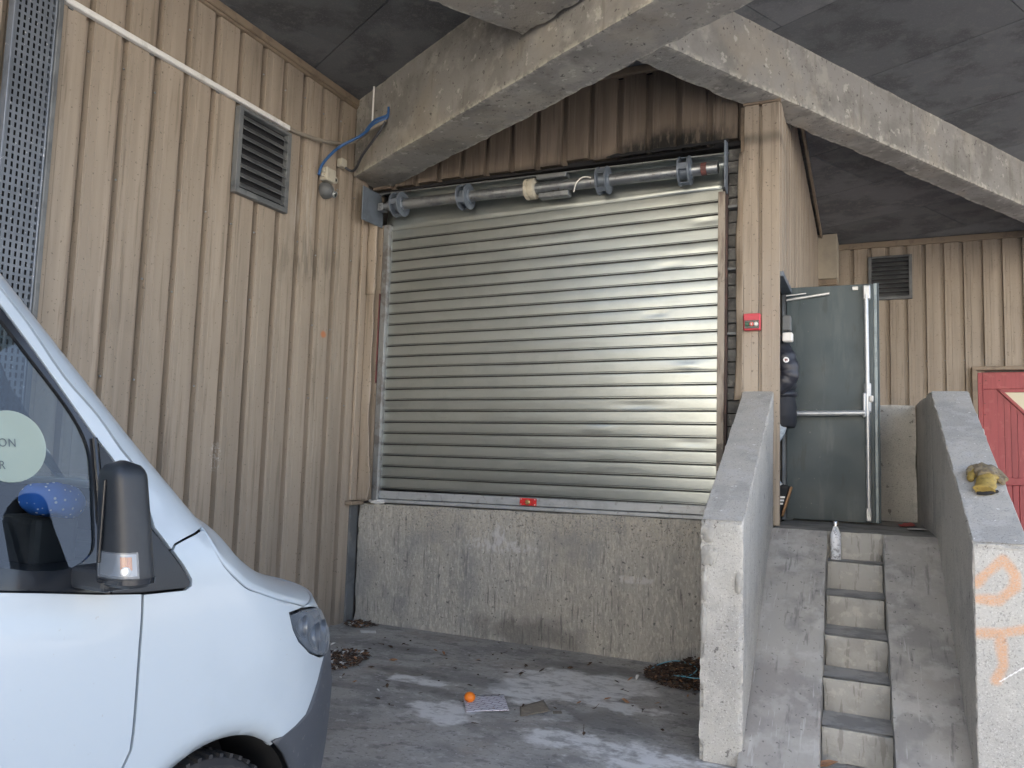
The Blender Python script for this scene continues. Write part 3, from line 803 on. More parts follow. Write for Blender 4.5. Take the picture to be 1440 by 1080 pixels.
q = MB(); q.box(-4.49, -4.34, 6.13, 6.25, 4.03, 4.075); q.build('cap_strip', M['trim'], ljm, bevel=0.004)

# ------------------------------------------------------------------ roller shutter
sh = thing('roller_shutter', (-2.7, 6.30, 1.13), 'closed galvanised roller shutter with dented slats and an exposed roller', 'roller shutter')
SX0, SX1, SY = -4.30, -1.085, 6.30
ZB = 1.245
PITCH = 0.1055
NSL = 24
DENTS = [(-1.50, 3.165, 0.10, 0.030, 0.020), (-1.62, 2.80, 0.08, 0.03, 0.012), (-1.35, 2.33, 0.12, 0.05, -0.016), (-1.75, 2.02, 0.2, 0.05, 0.014), (-2.1, 1.86, 0.12, 0.05, -0.012),
         (-1.45, 2.62, 0.10, 0.03, 0.012), (-1.30, 1.75, 0.15, 0.04, 0.014), (-2.45, 1.66, 0.2, 0.03, 0.010), (-1.9, 1.48, 0.12, 0.03, 0.010), (-3.3, 2.2, 0.25, 0.05, 0.008), (-1.22, 3.55, 0.10, 0.05, 0.012)]
def tilt(x, z=1.25):     # the curtain hangs a little out of level towards its top
    return (x + 2.7) * (0.001 + 0.016 * (z - 1.25) / 2.6)
def slat(i):
    z0 = ZB + PITCH * i
    prof = [(0.0, 0.004), (0.0015, 0.018), (0.0095, 0.018), (0.0110, 0.003), (0.0165, 0.003), (0.0175, 0.009), (0.0195, 0.006), (0.0220, 0.0004), (0.030, 0.0), (0.046, -0.0003), (0.062, -0.0004), (0.080, -0.0003), (0.096, 0.0), (0.1015, 0.0004), (0.1030, 0.009), (0.1062, 0.018)]
    nu = 80
    mb = MB()
    ph = random.uniform(0, 50)
    def f(u, v):
        k = v * (len(prof) - 1); a = int(min(k, len(prof) - 2)); fr = k - a
        dz = prof[a][0] * (1 - fr) + prof[a + 1][0] * fr
        dy = prof[a][1] * (1 - fr) + prof[a + 1][1] * fr
        x = SX0 + (SX1 - SX0) * u
        z = z0 + dz
        mid = max(0.0, 1 - abs(dz - 0.058) / 0.045)
        w = 0.0020 * noise.noise(Vector((x * 1.3, ph, 0))) * mid + 0.0006 * noise.noise(Vector((x * 3, ph + 9, dz * 12))) * mid
        w += 0.005 * noise.noise(Vector((x * 0.6, 0.5, z * 0.7)))
        for dx, dzc, rx, rz, am in DENTS:
            q2 = ((x - dx) / rx) ** 2 + ((z - dzc) / rz) ** 2
            if q2 < 9: w += 0.5 * am * math.exp(-q2) * mid
        sag = 0.004 * noise.noise(Vector((x * 0.8, 20, z * 0.6))) + 0.002 * noise.noise(Vector((x * 1.3, ph, 7)))
        return Vector((x, SY + dy + w, z + sag + tilt(x, z)))
    mb.grid(f, nu, len(prof) - 1)
    for fi in range(len(mb.f)):
        if fi // nu in (0, 1, 2, 4, 5): mb.mi[fi] = 1
    o = mb.build('slat', [M['galv'], M['joint']], sh, smooth=True, sharp=30, recalc=False)
    return o
for i in range(NSL):
    slat(i)
# smooth upper sheet rolling back over the drum
ztop = ZB + PITCH * NSL
up_prof = [(SY + 0.006, ztop - 0.004), (SY - 0.004, ztop + 0.03), (SY, ztop + 0.10), (SY + 0.03, ztop + 0.20), (SY + 0.035, ztop + 0.27), (SY - 0.01, ztop + 0.315), (SY - 0.06, ztop + 0.318)]
def upsheet(u, v):
    k = v * (len(up_prof) - 1); a = int(min(k, len(up_prof) - 2)); fr = k - a
    x = SX0 - 0.03 + (SX1 + 0.06 - SX0) * u
    y = up_prof[a][0] * (1 - fr) + up_prof[a + 1][0] * fr
    zz = up_prof[a][1] * (1 - fr) + up_prof[a + 1][1] * fr
    return Vector((x, y + 0.006 * noise.noise(Vector((x * 2.2, 4, v * 3))), zz + tilt(x, ztop) * (1 - v) + (-0.014 - 0.018 * (x + 2.7)) * v))
q = MB(); q.grid(upsheet, 40, 18); o = q.build('upper_sheet', M['galv'], sh, smooth=True, sharp=60)
md = o.modifiers.new('thick', 'SOLIDIFY'); md.thickness = 0.004; md.offset = 1
q = MB()
xa, xb = SX0 - 0.10, SX1 + 0.06
def lz(x): return 4.072 - 0.012 * (x + 2.7)
q.add([(x_, y_, lz(x_) + d_) for d_ in (0, 0.014) for x_, y_ in ((xa, 6.195), (xb, 6.195), (xb, 6.235), (xa, 6.235))],
      [[0, 1, 2, 3], [4, 5, 6, 7], [0, 1, 5, 4], [2, 3, 7, 6], [0, 3, 7, 4], [1, 2, 6, 5]])
q.build('hood_lip', M['steel'], sh, bevel=0.003)
# roller shaft, pulleys, spring drum
ax_y = 6.16
def zs(x): return 3.945 - 0.010 * (x + 2.7) / 1.6
q = MB(); q.tube([(-4.22, ax_y, zs(-4.22)), (-1.10, ax_y, zs(-1.10))], 0.050, 20); q.build('roller_shaft', M['steel'], sh, smooth=True)
q = MB(); q.tube([(-4.32, ax_y, zs(-4.32)), (-4.20, ax_y, zs(-4.2))], 0.028, 12); q.box(-4.33, -4.27, ax_y - 0.03, ax_y + 0.06, 3.91, 3.985); q.build('bearing', M['steel'], sh, bevel=0.004)
for k, (xc, rr) in enumerate([(-4.10, 0.118), (-3.385, 0.118), (-2.055, 0.118), (-1.365, 0.118)]):
    q = MB()
    zc = zs(xc)
    for s_ in (-1, 1):
        xo = xc + s_ * 0.040
        q.lathe((xo, ax_y, zc), (1, 0, 0), [(rr - 0.010, -0.008), (rr, -0.006), (rr, 0.006), (rr - 0.010, 0.008)], 28)
    q.lathe((xc, ax_y, zc), (1, 0, 0), [(0.062, -0.06), (0.066, -0.055), (0.066, 0.055), (0.062, 0.06)], 20)
    for j in range(4):
        th = j * math.pi / 2 + 0.5 * k
        c = Vector((xc, ax_y + math.cos(th) * (rr - 0.012), zc + math.sin(th) * (rr - 0.012)))
        q.obox(c, [(1, 0, 0), (0, -math.sin(th), math.cos(th)), (0, math.cos(th), math.sin(th))], (0.04, 0.026, 0.004))
    q.build('pulley', M['plate'], sh, smooth=True, sharp=30)
q = MB(); q.lathe((-2.72, ax_y, zs(-2.72)), (1, 0, 0), [(0.088, -0.05), (0.092, -0.046), (0.092, -0.02), (0.08, -0.018), (0.08, 0.0), (0.092, 0.002), (0.092, 0.04), (0.07, 0.045)], 24)
q.build('spring_drum', M['cream'], sh, smooth=True, sharp=30)
q = MB(); q.box(-2.66, -2.38, ax_y - 0.05, ax_y + 0.05, zs(-2.6) + 0.062, zs(-2.6) + 0.105); q.box(-2.64, -2.36, ax_y - 0.035, ax_y + 0.05, zs(-2.6) - 0.10, zs(-2.6) - 0.055); q.build('motor_bracket', M['steel'], sh, bevel=0.006)
q = MB(); q.tube(catmull([(-2.30, ax_y - 0.06, zs(-2.3) - 0.09), (-2.27, ax_y - 0.08, zs(-2.3) - 0.02), (-2.22, ax_y - 0.06, zs(-2.3) + 0.03), (-2.15, ax_y - 0.05, zs(-2.3) + 0.02)], 5), 0.005, 6); q.build('loose_wire', M['white_pl'], sh, smooth=True)
q = MB(); q.lathe((-1.19, ax_y, zs(-1.19)), (1, 0, 0), [(0.045, -0.05), (0.052, -0.04), (0.052, 0.0), (0.045, 0.01), (0.045, 0.03), (0.03, 0.06)], 18); q.build('shaft_collar', M['rust_red'], sh, smooth=True, sharp=30)
# end plates
q = MB(); q.prism([(-4.335, 5.90, 3.76), (-4.335, 5.90, 4.085), (-4.335, 6.19, 4.085), (-4.335, 6.24, 3.95), (-4.335, 6.24, 3.77)], (-0.012, 0, 0)); q.build('end_plate', M['plate'], sh, bevel=0.002)
q = MB(); q.prism([(-1.030, 6.08, 3.84), (-1.030, 6.08, 4.12), (-1.030, 6.20, 4.14), (-1.030, 6.20, 3.72), (-1.030, 6.08, 3.74)], (-0.012, 0, 0)); q.build('end_plate', M['plate'], sh, bevel=0.002)
# guides
q = MB(); q.box(-4.325, -4.262, 6.245, 6.262, 1.13, 3.80); q.box(-4.335, -4.262, 6.262, 6.36, 1.13, 3.80); q.build('guide_rail', M['guide'], sh, bevel=0.003)
q = MB(); q.box(-4.47, -4.338, 6.255, 6.30, 1.13, 3.80); q.build('backing_strip', M['clad'], ljm, bevel=0.003)
q = MB(); q.box(-1.112, -1.058, 6.232, 6.25, 1.15, 3.76); q.box(-1.085, -1.058, 6.25, 6.345, 1.15, 3.76); q.build('guide_rail', M['guide_rust'], sh, bevel=0.003)
q = MB(); q.box(-1.056, -1.040, 6.252, 6.30, 1.15, 3.98); q.build('rusted_strip', M['rust_brown'], sh, bevel=0.002)
# bottom bar and lock
q = MB()
def bar(x0, x1, y0, y1, za, zb_):
    c = []
    for zz in (za, zb_):
        for y in (y0, y1):
            for x in (x0, x1):
                c.append((x, y, zz + (x + 2.7) * 0.0085))
    q.add(c, [[0, 2, 3, 1], [4, 5, 7, 6], [0, 1, 5, 4], [2, 6, 7, 3], [0, 4, 6, 2], [1, 3, 7, 5]])
bar(SX0, SX1, 6.285, 6.315, 1.165, 1.238); bar(SX0, SX1, 6.268, 6.322, 1.128, 1.160)
q.build('bottom_bar', M['rail'], sh, bevel=0.004)
q = MB(); q.box(-2.795, -2.64, 6.270, 6.284, 1.168, 1.232); lk = q.build('lock_plate', M['red_lock'], sh, bevel=0.003)
q = MB(); q.lathe((-2.718, 6.270, 1.198), (0, -1, 0), [(0.022, 0), (0.022, 0.010), (0.015, 0.014)], 18); q.build('lock_barrel', M['brass'], lk, smooth=True, sharp=30)
for x, zz in ((-2.782, 1.178), (-2.782, 1.222), (-2.652, 1.178), (-2.652, 1.222)):
    MB().lathe((x, 6.270, zz), (0, -1, 0), [(0.005, 0), (0.004, 0.004)], 8).build('rivet', M['white_pl'], lk)

# ------------------------------------------------------------------ stairs with side ramps
XS = -0.024      # the stair drifts slightly to the left as it goes back
def sx(x, y): return x + XS * (y - 4.41)
L = 1.13
st = thing('concrete_stairs', (-0.12, 5.2, 0), 'narrow six-riser concrete steps between two side ramps up to the door', 'stairs')
nos = [5.92, 5.615, 5.29, 5.012, 4.722]
X0s, X1s = -0.262, 0.090
backs = [6.085] + nos[:-1]
for i, yn in enumerate(nos):
    zt = L * (5 - i) / 6
    zb_ = L * (4 - i) / 6 if i < 4 else 0.0
    yb = (6.3 if i == 0 else nos[i - 1]) + 0.02
    mb = MB()
    a0, a1 = sx(X0s, yn), sx(X1s, yn)
    rough_block(mb, [(a0, yn + 0.012, max(0, zb_ - 0.02)), (a1, yn + 0.012, max(0, zb_ - 0.02)), (a0, yb, max(0, zb_ - 0.02)), (a1, yb, max(0, zb_ - 0.02)), (a0, yn, zt - 0.004), (a1, yn, zt - 0.004), (a0, yb, zt - 0.004), (a1, yb, zt - 0.004)], 0.025, 0.004, 0.012, 3.0 + i, 9.0)
    so = mb.build('step', M['concrete_riser'], st, smooth=True, sharp=40, merge=0.0006)
    q = MB()
    def tr(u, v, yn=yn, zt=zt, yb=yb):
        y = yn + 0.014 + (yb - yn - 0.03) * v
        x = sx(X0s + (X1s - X0s) * u, y)
        return Vector((x, y, zt + 0.001 + 0.0016 * noise.noise(Vector((x * 12, y * 12, zt)))))
    q.grid(tr, 14, 10); q.build('tread', M['tread'], so, smooth=True)
mb = MB()
y0 = 6.08
rough_block(mb, [(sx(X0s, y0), y0, 0.9), (sx(X1s, y0), y0, 0.9), (sx(X0s, y0), 6.24, 0.9), (sx(X1s, y0), 6.24, 0.9), (sx(X0s, y0), y0, L), (sx(X1s, y0), y0, L), (sx(X0s, y0), 6.24, L), (sx(X1s, y0), 6.24, L)], 0.025, 0.004, 0.012, 11.0, 9.0)
mb.build('step', M['concrete_riser'], st, smooth=True, sharp=40, merge=0.0006)
def ramp(xa, xb, seed):
    SL = L / (6.08 - 4.30)
    yt, yb = 6.08, 4.30
    c = [(sx(xa, yb), yb, -0.05), (sx(xb, yb), yb, -0.05), (sx(xa, yt), yt, -0.05), (sx(xb, yt), yt, -0.05),
         (sx(xa, yb), yb, 0.012), (sx(xb, yb), yb, 0.012), (sx(xa, yt), yt, L + 0.002), (sx(xb, yt), yt, L + 0.002)]
    mb = MB(); rough_block(mb, c, 0.03, 0.005, 0.012, seed, 7.0)
    return mb.build('ramp', M['concrete_ramp'], st, smooth=True, sharp=40, merge=0.0006)
ramp(-0.66, X0s - 0.002, 21.0)
ramp(X1s + 0.002, 0.44, 25.0)
mb = MB()
rough_block(mb, [(-0.67, 6.082, 0.98), (0.43, 6.082, 0.98), (-0.70, 7.66, 0.98), (0.40, 7.66, 0.98), (-0.67, 6.082, L), (0.43, 6.082, L), (-0.70, 7.66, L), (0.40, 7.66, L)], 0.05, 0.003, 0.006, 31.0, 6.0)
mb.build('landing', M['landing'], st, smooth=True, sharp=40, merge=0.0006)
q = MB(); q.box(-0.66, 0.34, 6.30, 7.6, 0, 0.97); q.build('landing_core', M['concrete_dock'], st)

def stair_wall(name, x0, x1, yf, ye, zf, ze, label, seed, front_mat='concrete_stair', flat_to=None):
    w = thing(name, ((x0 + x1) / 2, (yf + ye) / 2, 0), label, 'stair wall', 'concrete walls flanking the steps')
    mb = MB()
    rough_block(mb, [(x0, yf, -.06), (x1, yf, -.06), (sx(x0, ye), ye, -.06), (sx(x1, ye), ye, -.06), (x0, yf, zf), (x1, yf, zf), (sx(x0, ye), ye, ze), (sx(x1, ye), ye, ze)], 0.022, 0.004, 0.024, seed, 9.0)
    mb.build('wall_body', M['concrete_stair'], w, smooth=True, sharp=35, merge=0.0006)
    q = MB()
    def cap(u, v):
        y = yf + 0.012 + (ye - yf - 0.012) * v
        x = sx(x0 + 0.007 + (x1 - x0 - 0.014) * u, y)
        z = zf + (ze - zf) * (y - yf) / (ye - yf)
        return Vector((x, y, z + 0.003 + 0.003 * noise.noise(Vector((x * 9, y * 9, seed)))))
    q.grid(cap, 8, 50); q.build('coping', M['concrete_top'], w, smooth=True)
    return w
wL = stair_wall('stair_wall', -0.868, -0.640, 4.41, 6.205, 1.272, 2.14, 'sloping concrete wall left of the steps, chipped along its front edge', 41.0)
wR = stair_wall('stair_wall', 0.430, 0.668, 4.41, 6.39, 1.245, 2.15, 'sloping concrete wall right of the steps, sprayed with orange letters', 47.0)
# patched and spalled mortar on the left wall's front
def spall(cx, cz, rx, rz, seed, parent):
    q = MB()
    n = 22; ring = []
    for k in range(n):
        th = 2 * math.pi * k / n
        rr = 1 + 0.35 * noise.noise(Vector((math.cos(th) * 2, math.sin(th) * 2, seed)))
        ring.append(Vector((cx + rx * rr * math.cos(th), 4.404, cz + rz * rr * math.sin(th))))
    c = Vector((cx, 4.392, cz))
    mids = [Vector((c.x + (p.x - c.x) * 0.6, 4.394 + 0.006 * noise.noise(p * 30), c.z + (p.z - c.z) * 0.6)) for p in ring]
    q.add([c] + mids + ring, [[0, 1 + k, 1 + (k + 1) % n] for k in range(n)] + [[1 + k, 1 + n + k, 1 + n + (k + 1) % n, 1 + (k + 1) % n] for k in range(n)])
    q.build('mortar_patch', M['concrete_riser'], parent, smooth=True, sharp=60)
for a in ((-0.825, 1.20, 0.035, 0.045, 1.0), (-0.82, 1.09, 0.045, 0.055, 2.0), (-0.845, 0.92, 0.018, 0.08, 3.0), (-0.848, 0.72, 0.018, 0.11, 4.0), (-0.662, 0.95, 0.02, 0.06, 5.0)):
    spall(*a, wL)
# right wall: level part behind, graffiti face in front
mb = MB()
rough_block(mb, [(sx(0.43, 6.4), 6.40, 0), (sx(0.668, 6.4), 6.40, 0), (0.345, 7.86, 0), (0.585, 7.86, 0), (sx(0.43, 6.4), 6.40, 2.15), (sx(0.668, 6.4), 6.40, 2.15), (0.345, 7.86, 2.15), (0.585, 7.86, 2.15)], 0.06, 0.004, 0.012, 52.0, 6.0)
mb.build('wall_body', M['concrete_stair'], wR, smooth=True, sharp=35, merge=0.0006)
mb = MB()
rough_block(mb, [(-0.62, 7.665, 0.9), (0.343, 7.665, 0.9), (-0.62, 7.86, 0.9), (0.343, 7.86, 0.9), (-0.62, 7.665, 2.145), (0.343, 7.665, 2.145), (-0.62, 7.86, 2.145), (0.343, 7.86, 2.145)], 0.05, 0.004, 0.01, 55.0, 6.0)
pw = mb.build('parapet_wall', M['concrete_stair'], None, smooth=True, sharp=35, merge=0.0006)
tag(pw, 'low concrete parapet closing the landing behind the open door', 'wall')
SEG = [((0.44, 1.057), (0.479, 1.101)), ((0.479, 1.101), (0.554, 1.181)), ((0.554, 1.181), (0.604, 1.112)), ((0.604, 1.112), (0.600, 1.056)), ((0.600, 1.056), (0.535, 0.983)), ((0.535, 0.983), (0.433, 0.983)),
       ((0.430, 0.825), (0.532, 0.835)), ((0.532, 0.835), (0.66, 0.87)), ((0.535, 0.83), (0.539, 0.787)), ((0.539, 0.787), (0.546, 0.69)), ((0.546, 0.69), (0.512, 0.615))]
def segd(p, a, b):
    ax, az = a; bx, bz = b
    vx, vz = bx - ax, bz - az
    t_ = max(0, min(1, ((p[0] - ax) * vx + (p[1] - az) * vz) / (vx * vx + vz * vz)))
    return math.hypot(p[0] - ax - vx * t_, p[1] - az - vz * t_)
q = MB(); NX, NZ = 46, 240
def face(u, v):
    x = 0.4365 + 0.225 * u; z = 0.006 + 1.218 * v
    return Vector((x, 4.4035 + 0.0015 * noise.noise(Vector((x * 20, 0, z * 20))), z))
q.grid(face, NX, NZ)
gf = q.build('sprayed_face', M['graffiti'], wR, smooth=True)
pa = gf.data.attributes.new('paint', 'FLOAT', 'POINT')
sa = gf.data.attributes.new('scratch', 'FLOAT', 'POINT')
off = wloc(wR)
for k, vtx in enumerate(gf.data.vertices):
    p = vtx.co + off
    d = min(segd((p.x, p.z), a, b_) for a, b_ in SEG)
    w_ = 0.019 + 0.006 * noise.noise(Vector((p.x * 11, 0, p.z * 11)))
    pa.data[k].value = max(0.0, min(1.0, 1.25 - (d / w_) ** 1.5 * 0.62))
    d2 = segd((p.x, p.z), (0.53, 0.613), (0.64, 0.70))
    sa.data[k].value = 1.0 if d2 < 0.0026 + 0.002 * noise.noise(p * 40) else 0.0

# ------------------------------------------------------------------ grey door
dr = thing('fire_door', (-0.69, 6.94, 1.14), 'open dark grey fire door with a push bar at the top of the steps', 'door')
dd = Vector((0.998, 0.03, 0)).normalized(); dn = Vector((dd.y, -dd.x, 0))
def D(u, w_, z): return Vector((-0.66, 6.955, 0)) + dd * u + dn * w_ + Vector((0, 0, z))
def dbox(mb, u0, u1, w0, w1, z0, z1):
    vs = [D(u, w_, z) for z in (z0, z1) for w_ in (w0, w1) for u in (u0, u1)]
    return mb.add(vs, [[0, 2, 3, 1], [4, 5, 7, 6], [0, 1, 5, 4], [2, 6, 7, 3], [0, 4, 6, 2], [1, 3, 7, 5]])
q = MB(); dbox(q, 0.0, 0.672, -0.05, 0.0, 1.145, 3.095); q.build('leaf', M['door'], dr, bevel=0.003)
q = MB(); dbox(q, 0.674, 0.700, -0.052, -0.004, 1.145, 3.10); q.build('edge_strip', M['door_edge'], dr, bevel=0.004)
q = MB(); dbox(q, 0.702, 0.716, -0.055, -0.016, 1.145, 3.105); q.build('seal_strip', M['door'], dr, bevel=0.003)
q = MB(); q.tube([D(0.625, 0.045, 1.20), D(0.617, 0.045, 3.0)], 0.018, 12); q.build('vertical_rod', M['alu'], dr, smooth=True)
q = MB(); dbox(q, 0.595, 0.650, 0.0, 0.06, 2.955, 3.075); q.build('top_latch', M['alu'], dr, bevel=0.008)
q = MB(); dbox(q, 0.602, 0.645, 0.0, 0.06, 1.16, 1.27); q.build('bottom_latch', M['alu'], dr, bevel=0.008)
q = MB(); dbox(q, 0.598, 0.650, 0.0, 0.055, 2.03, 2.27); dbox(q, 0.585, 0.612, 0.005, 0.075, 1.99, 2.19); q.build('lock_case', M['alu'], dr, bevel=0.010, seg=2)
q = MB(); dbox(q, 0.635, 0.665, 0.03, 0.07, 2.115, 2.165); q.build('latch_knob', M['white_pl'], dr, bevel=0.006)
q = MB(); q.tube([D(0.02, 0.075, 2.015), D(0.60, 0.075, 2.025)], 0.023, 14); q.build('push_bar', M['alu'], dr, smooth=True)
q = MB(); dbox(q, 0.515, 0.56, 0.0, 0.02, 3.045, 3.075); q.build('contact_sensor', M['white_pl'], dr, bevel=0.004)
q = MB(); q.tube([D(0.0, 0.02, 2.985), D(0.34, 0.03, 3.025)], 0.012, 8); q.tube([D(0.0, 0.06, 3.015), D(0.16, 0.05, 3.03)], 0.006, 8); q.build('closer_arm', M['alu'], dr, smooth=True)

# door-side boxes on the jamb
o = MB().box(-0.628, -0.565, 6.27, 6.36, 2.62, 2.735).build('keeper_box', M['louver'], None, bevel=0.006); tag(o, 'small steel keeper box fixed to the column edge beside the open door', 'box')
o = MB().box(-0.628, -0.553, 6.28, 6.36, 2.535, 2.605).build('switch_box', M['white_pl'], None, bevel=0.008); tag(o, 'small white switch box on the column edge, above the person', 'box')

# red control box on the column
cb = thing('control_box', (-0.835, 6.20, 2.61), 'red shutter control box with three round buttons on the column', 'control box')
q = MB(); q.box(-0.900, -0.775, 6.155, 6.213, 2.612, 2.742); q.build('housing', M['red_box'], cb, bevel=0.006)
q = MB(); q.box(-0.891, -0.784, 6.149, 6.1545, 2.624, 2.688); q.build('button_plate', M['black_gloss'], cb, bevel=0.002)
for x, mt in ((-0.870, 'green_btn'), (-0.8375, 'red_btn'), (-0.805, 'white_pl')):
    q = MB(); q.lathe((x, 6.149, 2.656), (0, -1, 0), [(0.0158, 0), (0.0158, 0.010), (0.011, 0.014)], 16); q.build('button', M[mt], cb, smooth=True, sharp=40)
q = MB(); q.box(-0.8375 - 0.004, -0.8375 + 0.004, 6.134, 6.1352, 2.648, 2.664); q.build('button_mark', M['white_pl'], cb)

# ------------------------------------------------------------------ red gate in the back wall
rgt = thing('red_gate', (1.9, 12.6, 0), 'red boarded gate with a slanted pale window in the far wall', 'gate')
q = MB(); q.box(1.27, 1.335, 12.60, 12.72, 0, 2.985); q.box(1.27, 3.6, 12.60, 12.72, 2.985, 3.035); q.build('gate_frame', M['trim'], rgt, bevel=0.005)
q = MB(); q.box(1.34, 3.5, 12.70, 12.73, 0, 2.96); q.build('backing', M['red_door'], rgt)
def plank(x0, x1, z0, z1, y0=12.655):
    return MB().box(x0, x1, y0, 12.699, z0, z1).build('plank', M['red_door'], rgt, bevel=0.004)
plank(1.343, 1.398, 0, 2.95, 12.64); plank(1.40, 1.575, 0, 2.72, 12.645); plank(1.40, 3.4, 2.722, 2.95, 12.645)
plank(1.577, 3.4, 1.40, 1.50, 12.64)
x = 1.577
def wz(x): return 2.712 - (x - 1.575) * 1.11
while x < 3.3:
    x1 = min(x + 0.076, 3.3)
    plank(x, x1 - 0.004, 0, 1.398); 
    if wz(x1) > 1.55 and x1 < 2.55:
        q = MB(); q.prism([(x, 12.655, 1.502), (x1 - 0.004, 12.655, 1.502), (x1 - 0.004, 12.655, wz(x1) - 0.01), (x, 12.655, wz(x) - 0.01)], (0, 0.044, 0)); q.build('plank', M['red_door'], rgt)
    x = x1
q = MB(); q.prism([(1.575, 12.63, 2.712), (1.66, 12.63, 2.672), (2.55, 12.63, 1.69), (2.55, 12.63, 1.63)], (0, 0.05, 0)); q.prism([(1.577, 12.631, 2.718), (3.3, 12.631, 2.718), (3.3, 12.631, 2.676), (1.66, 12.631, 2.674)], (0, 0.05, 0)); q.build('window_moulding', M['red_door'], rgt)
q = MB(); q.prism([(1.662, 12.66, 2.674), (3.3, 12.66, 2.674), (3.3, 12.66, 1.6), (2.62, 12.66, 1.6)], (0, 0.012, 0)); q.build('window_pane', M['gate_pane'], rgt)
for x, z in ((1.37, 2.80), (1.44, 2.84), (1.60, 2.84), (1.42, 2.52), (1.365, 2.66), (1.42, 2.36)):
    MB().lathe((x, 12.642, z), (0, -1, 0), [(0.009, 0), (0.007, 0.003)], 8).build('bolt', M['rust_red'], rgt)

# ------------------------------------------------------------------ louvres
def louver(name, origin, du, nrm, w, h, n, label, group='wall louvres', depth=0.05):
    t_ = thing(name, origin, label, 'louvre', group)
    O = Vector(origin); du = Vector(du).normalized(); nv = Vector(nrm).normalized(); dz = Vector((0, 0, 1))
    q = MB()
    fw = 0.045
    for (u0, u1, z0, z1) in ((0, w, 0, fw), (0, w, h - fw * 0.6, h), (0, fw, fw, h - fw * 0.6), (w - fw, w, fw, h - fw * 0.6)):
        q.obox(O + du * ((u0 + u1) / 2) + nv * (depth / 2) + dz * ((z0 + z1) / 2), [du, nv, dz], ((u1 - u0) / 2, depth / 2, (z1 - z0) / 2))
    q.build('frame', M['louver'], t_, bevel=0.003)
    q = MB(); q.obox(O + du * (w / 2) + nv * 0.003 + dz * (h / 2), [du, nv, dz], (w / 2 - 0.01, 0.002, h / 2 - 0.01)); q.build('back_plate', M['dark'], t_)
    ih = h - fw * 1.6
    p = ih / n
    for i in range(n):
        c = O + du * (w / 2) + nv * (depth * 0.5) + dz * (fw + p * (i + 0.5))
        a = (nv * 0.72 - dz * 0.69).normalized()
        q = MB(); q.obox(c, [du, a, du.cross(a)], (w / 2 - fw - 0.001, p * 0.60, 0.003)); q.build('slat', M['louver'], t_)
    return t_
louver('louvre', (XL + 0.003, 4.405, 3.555), (0, 1, 0), (1, 0, 0), 0.60, 0.69, 8, 'dark grey slatted louvre high on the left wall under the white trunking')
louver('louvre', (-0.04, YB - 0.003, 4.06), (1, 0, 0), (0, -1, 0), 0.585, 0.66, 9, 'dark louvre on the far wall, partly behind the open door')

# ------------------------------------------------------------------ perforated cable tray
ct = thing('cable_tray', (-4.45, 2.8, 0), 'upright perforated grey cable tray on the left wall at the frame edge', 'cable tray')
q = MB()
ty0, ty1, tx = 2.655, 2.885, -4.435
ncol = 7
pit = 0.046
zz0 = 0.6
nrow = int((4.9 - zz0) / pit)
cw_ = (ty1 - ty0) / ncol
ys = []
for c in range(ncol):
    ys += [ty0 + c * cw_, ty0 + c * cw_ + cw_ * 0.62]
ys.append(ty1)
zs_ = []
for r_ in range(nrow):
    zs_ += [zz0 + r_ * pit, zz0 + r_ * pit + pit * 0.34]
zs_.append(zz0 + nrow * pit)
vs = [(tx, y, z) for z in zs_ for y in ys]
fs = []
ny = len(ys)
for j in range(len(zs_) - 1):
    for i in range(ny - 1):
        if i % 2 == 1 and j % 2 == 1: continue       # the slot
        fs.append([j * ny + i, j * ny + i + 1, (j + 1) * ny + i + 1, (j + 1) * ny + i])
q.add(vs, fs)
o = q.build('tray_face', M['tray'], ct)
md = o.modifiers.new('thick', 'SOLIDIFY'); md.thickness = 0.002
q = MB(); q.box(tx - 0.045, tx + 0.012, ty1, ty1 + 0.012, zz0, 4.9); q.box(tx - 0.045, tx + 0.012, ty0 - 0.012, ty0, zz0, 4.9); q.build('side_flange', M['tray'], ct, bevel=0.003)
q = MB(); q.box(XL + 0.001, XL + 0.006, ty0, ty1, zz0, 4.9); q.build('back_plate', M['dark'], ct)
q = MB(); q.box(XL + 0.002, tx + 0.02, ty1 + 0.014, ty1 + 0.045, zz0, 4.9); q.build('edge_channel', M['louver'], ct, bevel=0.004)

# ------------------------------------------------------------------ trunking, cables, small boxes
tk = thing('trunking', (-4.46, 4.0, 4.29), 'straight white plastic trunking across the left wall above the louvre', 'trunking')
q = MB(); q.box(XL + 0.001, XL + 0.045, 2.955, 4.99, 4.272, 4.312); q.build('channel', M['white_pl'], tk, bevel=0.006)
for y in (3.0, 3.6, 4.2, 4.8):
    MB().box(XL + 0.0005, XL + 0.012, y, y + 0.03, 4.262, 4.271).build('clip', M['louver'], tk)
def cable(name, pts, r, mat, label, n=8, cat='cable', grp='cables by the left corner'):
    q = MB(); q.tube(catmull(pts, 8), r, n)
    o = q.build(name, M[mat], None, smooth=True); return tag(o, label, cat, grp)
